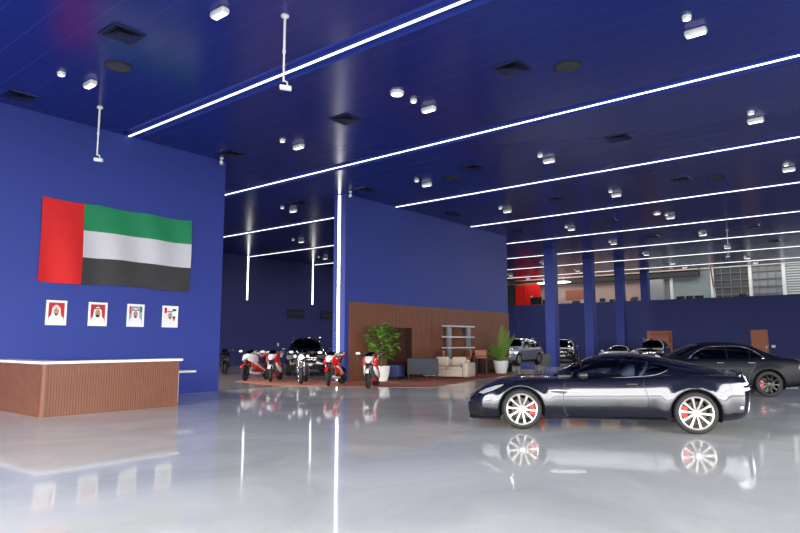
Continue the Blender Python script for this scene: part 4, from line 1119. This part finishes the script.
def office_chair(lab, y, x=53.5, s=1):
    t = thing('office_chair', lab, 'office chair', (x, y, 3.9), rad(180), 'office chairs behind the parapet')
    b = MB(); b.box((-.22, 0, .95), (.07, .48*s, .62), 0, .03); b.build('backrest', M['black'], t)
    b = MB(); b.box((.02, 0, .48), (.48, .5*s, .09), 0, .03); b.build('seat', M['black'], t)
    b = MB(); b.cyl((0, 0, .06), (0, 0, .46), .03)
    for k in range(5): a = 2*PI*k/5; b.tube([(0, 0, .1), (.28*cos(a), .28*sin(a), .04)], .025)
    b.build('base', M['black'], t)
for y, s, lab in ((14.0, 1.3, 'black office chair behind the parapet by the pale pane'), (13.3, 1.2, 'black office chair behind the parapet by the frosted pane'), (12.6, 1.4, 'black office chair behind the parapet next to the leaning post'),
               (22.9, 1.5, 'black office chair behind the parapet right of the first column'), (19.6, 1, 'black office chair behind the parapet by the second column'), (17.8, 1, 'black office chair behind the parapet by the slim column'), (9.5, 1, 'black office chair behind the parapet above the plain terracotta door')):
    office_chair(lab, y, 53.5, s)
def monitor(lab, y, w=.6, m=None):
    t = thing('monitor', lab, 'monitor', (53.3, y, 4.65), 0, 'screens behind the parapet')
    b = MB(); b.bx(-.03, .03, -w/2, w/2, .28, .28+w*.62); b.build('screen', m or M['black'], t, smooth=False)
    b = MB(); b.cyl((0, 0, .02), (0, 0, .3), .03); b.bx(-.1, .1, -.12, .12, 0, .02); b.build('stand', M['black'], t)
monitor('large dark screen in front of the red display board', 26.6, 1.1); monitor('dark screen on the mezzanine desk just before the first column', 25.6, .7)
monitor('dark screen behind the parapet right of the second column', 20.3, .5); monitor('pale screen behind the parapet by the terracotta picture', 22.0, .45, M['offwhite'])
monitor('pale screen behind the parapet left of the third column', 19.0, .4, M['offwhite'])
monitor('dark screen behind the parapet right of the third column', 17.5, .5)
t = thing('office_desk', 'long grey office desk on the mezzanine behind the parapet', 'desk', (53.3, 18.8, 3.9))
b = MB(); b.bx(-.3, .3, -10, 8.4, .72, .75); b.build('desk_top', M['mezzgrey'], t, smooth=False)
for yy in (-9.8, -3, 3, 8.2):
    b = MB(); b.bx(-.25, .25, yy-.03, yy+.03, 0, .72); b.build('leg', M['grey'], t, smooth=False)
b = MB(); b.bx(0, .04, -.95, .95, -.45, .45); o = b.build('wall_picture', M['leather'], smooth=False); o.location = (XM-.05, 24.0, 5.9); tag(o, 'terracotta picture on the mezzanine wall beside the first column', 'picture')
t = thing('leaning_post', 'slanted post with brown top and white foot behind the parapet', 'post', (54.2, 11.5, 3.9))
b = MB(); b.tube([(0, -.05, 0), (0, .1, 1.9)], .07); b.build('foot', M['white'], t)
b = MB(); b.tube([(0, .1, 1.9), (0, .25, 3.6)], .06); b.build('shaft', M['leather'], t)
b = MB(); b.bx(0, .5, 15.8, 16.9, 0, 2.9)
o = b.build('storage_cabinet', M['mezzgrey'], smooth=False); o.location = (55.4, 0, 3.9); tag(o, 'tall pale grey cabinet on the mezzanine by the slim column', 'cabinet')
b = MB(); b.bx(0, .4, -.7, .7, 0, 3.2); o = b.build('door_screen', mat('charcoal_screen', (60, 64, 66), .5), smooth=False); o.location = (55.7, 30.8, 3.9); tag(o, 'tall dark grey screen left of the red display board', 'screen')

# ------------------------------------------------------------------ light
w = bpy.data.worlds.new('sky'); sc.world = w; w.use_nodes = True
w.node_tree.nodes['Background'].inputs[0].default_value = (1.0, .985, .95, 1)
w.node_tree.nodes['Background'].inputs[1].default_value = 18
def portal(loc, rot, sx, sy):
    l = bpy.data.lights.new('daylight_opening', 'AREA'); l.shape = 'RECTANGLE'; l.size = sx; l.size_y = sy; l.cycles.is_portal = True
    o = bpy.data.objects.new('daylight_opening', l); C.objects.link(o); o.location = loc; o.rotation_euler = rot
portal((-7.8, (YW-13)/2, GZ/2), (0, rad(-90), 0), GZ, YW+13)
portal((1.95, 25.5, 2.5), (0, rad(-90), 0), 5.0, 14)  # portal for the added rear-room opening
portal((5, -12.8, GZ/2), (rad(90), 0, 0), 26, GZ)
def area(name, loc, sx, sy, power, col=(1, .97, .93), rot=(0, 0, 0)):
    l = bpy.data.lights.new(name, 'AREA'); l.shape = 'RECTANGLE'; l.size = sx; l.size_y = sy; l.energy = power; l.color = col
    o = bpy.data.objects.new(name, l); C.objects.link(o); o.location = loc; o.rotation_euler = rot
area('mezzanine_lamp', (54.6, 12, 7.9), 1.5, 34, 680)

# ------------------------------------------------------------------ camera
f = 623.6; az = math.atan(506/math.hypot(f, 75.5)); pt = math.atan(75.5/f)
cam = bpy.data.cameras.new('camera'); co = bpy.data.objects.new('camera', cam); C.objects.link(co)
cam.sensor_width = 36; cam.lens = f*36/800; cam.clip_end = 500
co.location = (0, 0, 1.464)
fw = V((cos(az)*cos(pt), sin(az)*cos(pt), sin(pt)))
co.rotation_euler = fw.to_track_quat('-Z', 'Y').to_euler()
sc.camera = co
sc.view_settings.view_transform = 'Standard'; sc.view_settings.look = 'None'; sc.view_settings.exposure = 0; sc.view_settings.gamma = 1
sc.view_settings.use_curve_mapping = False
sc.cycles.use_denoising = True
sc.cycles.max_bounces = 8; sc.cycles.transparent_max_bounces = 12
sc.cycles.sample_clamp_indirect = 6
sc.cycles.caustics_reflective = False; sc.cycles.caustics_refractive = False
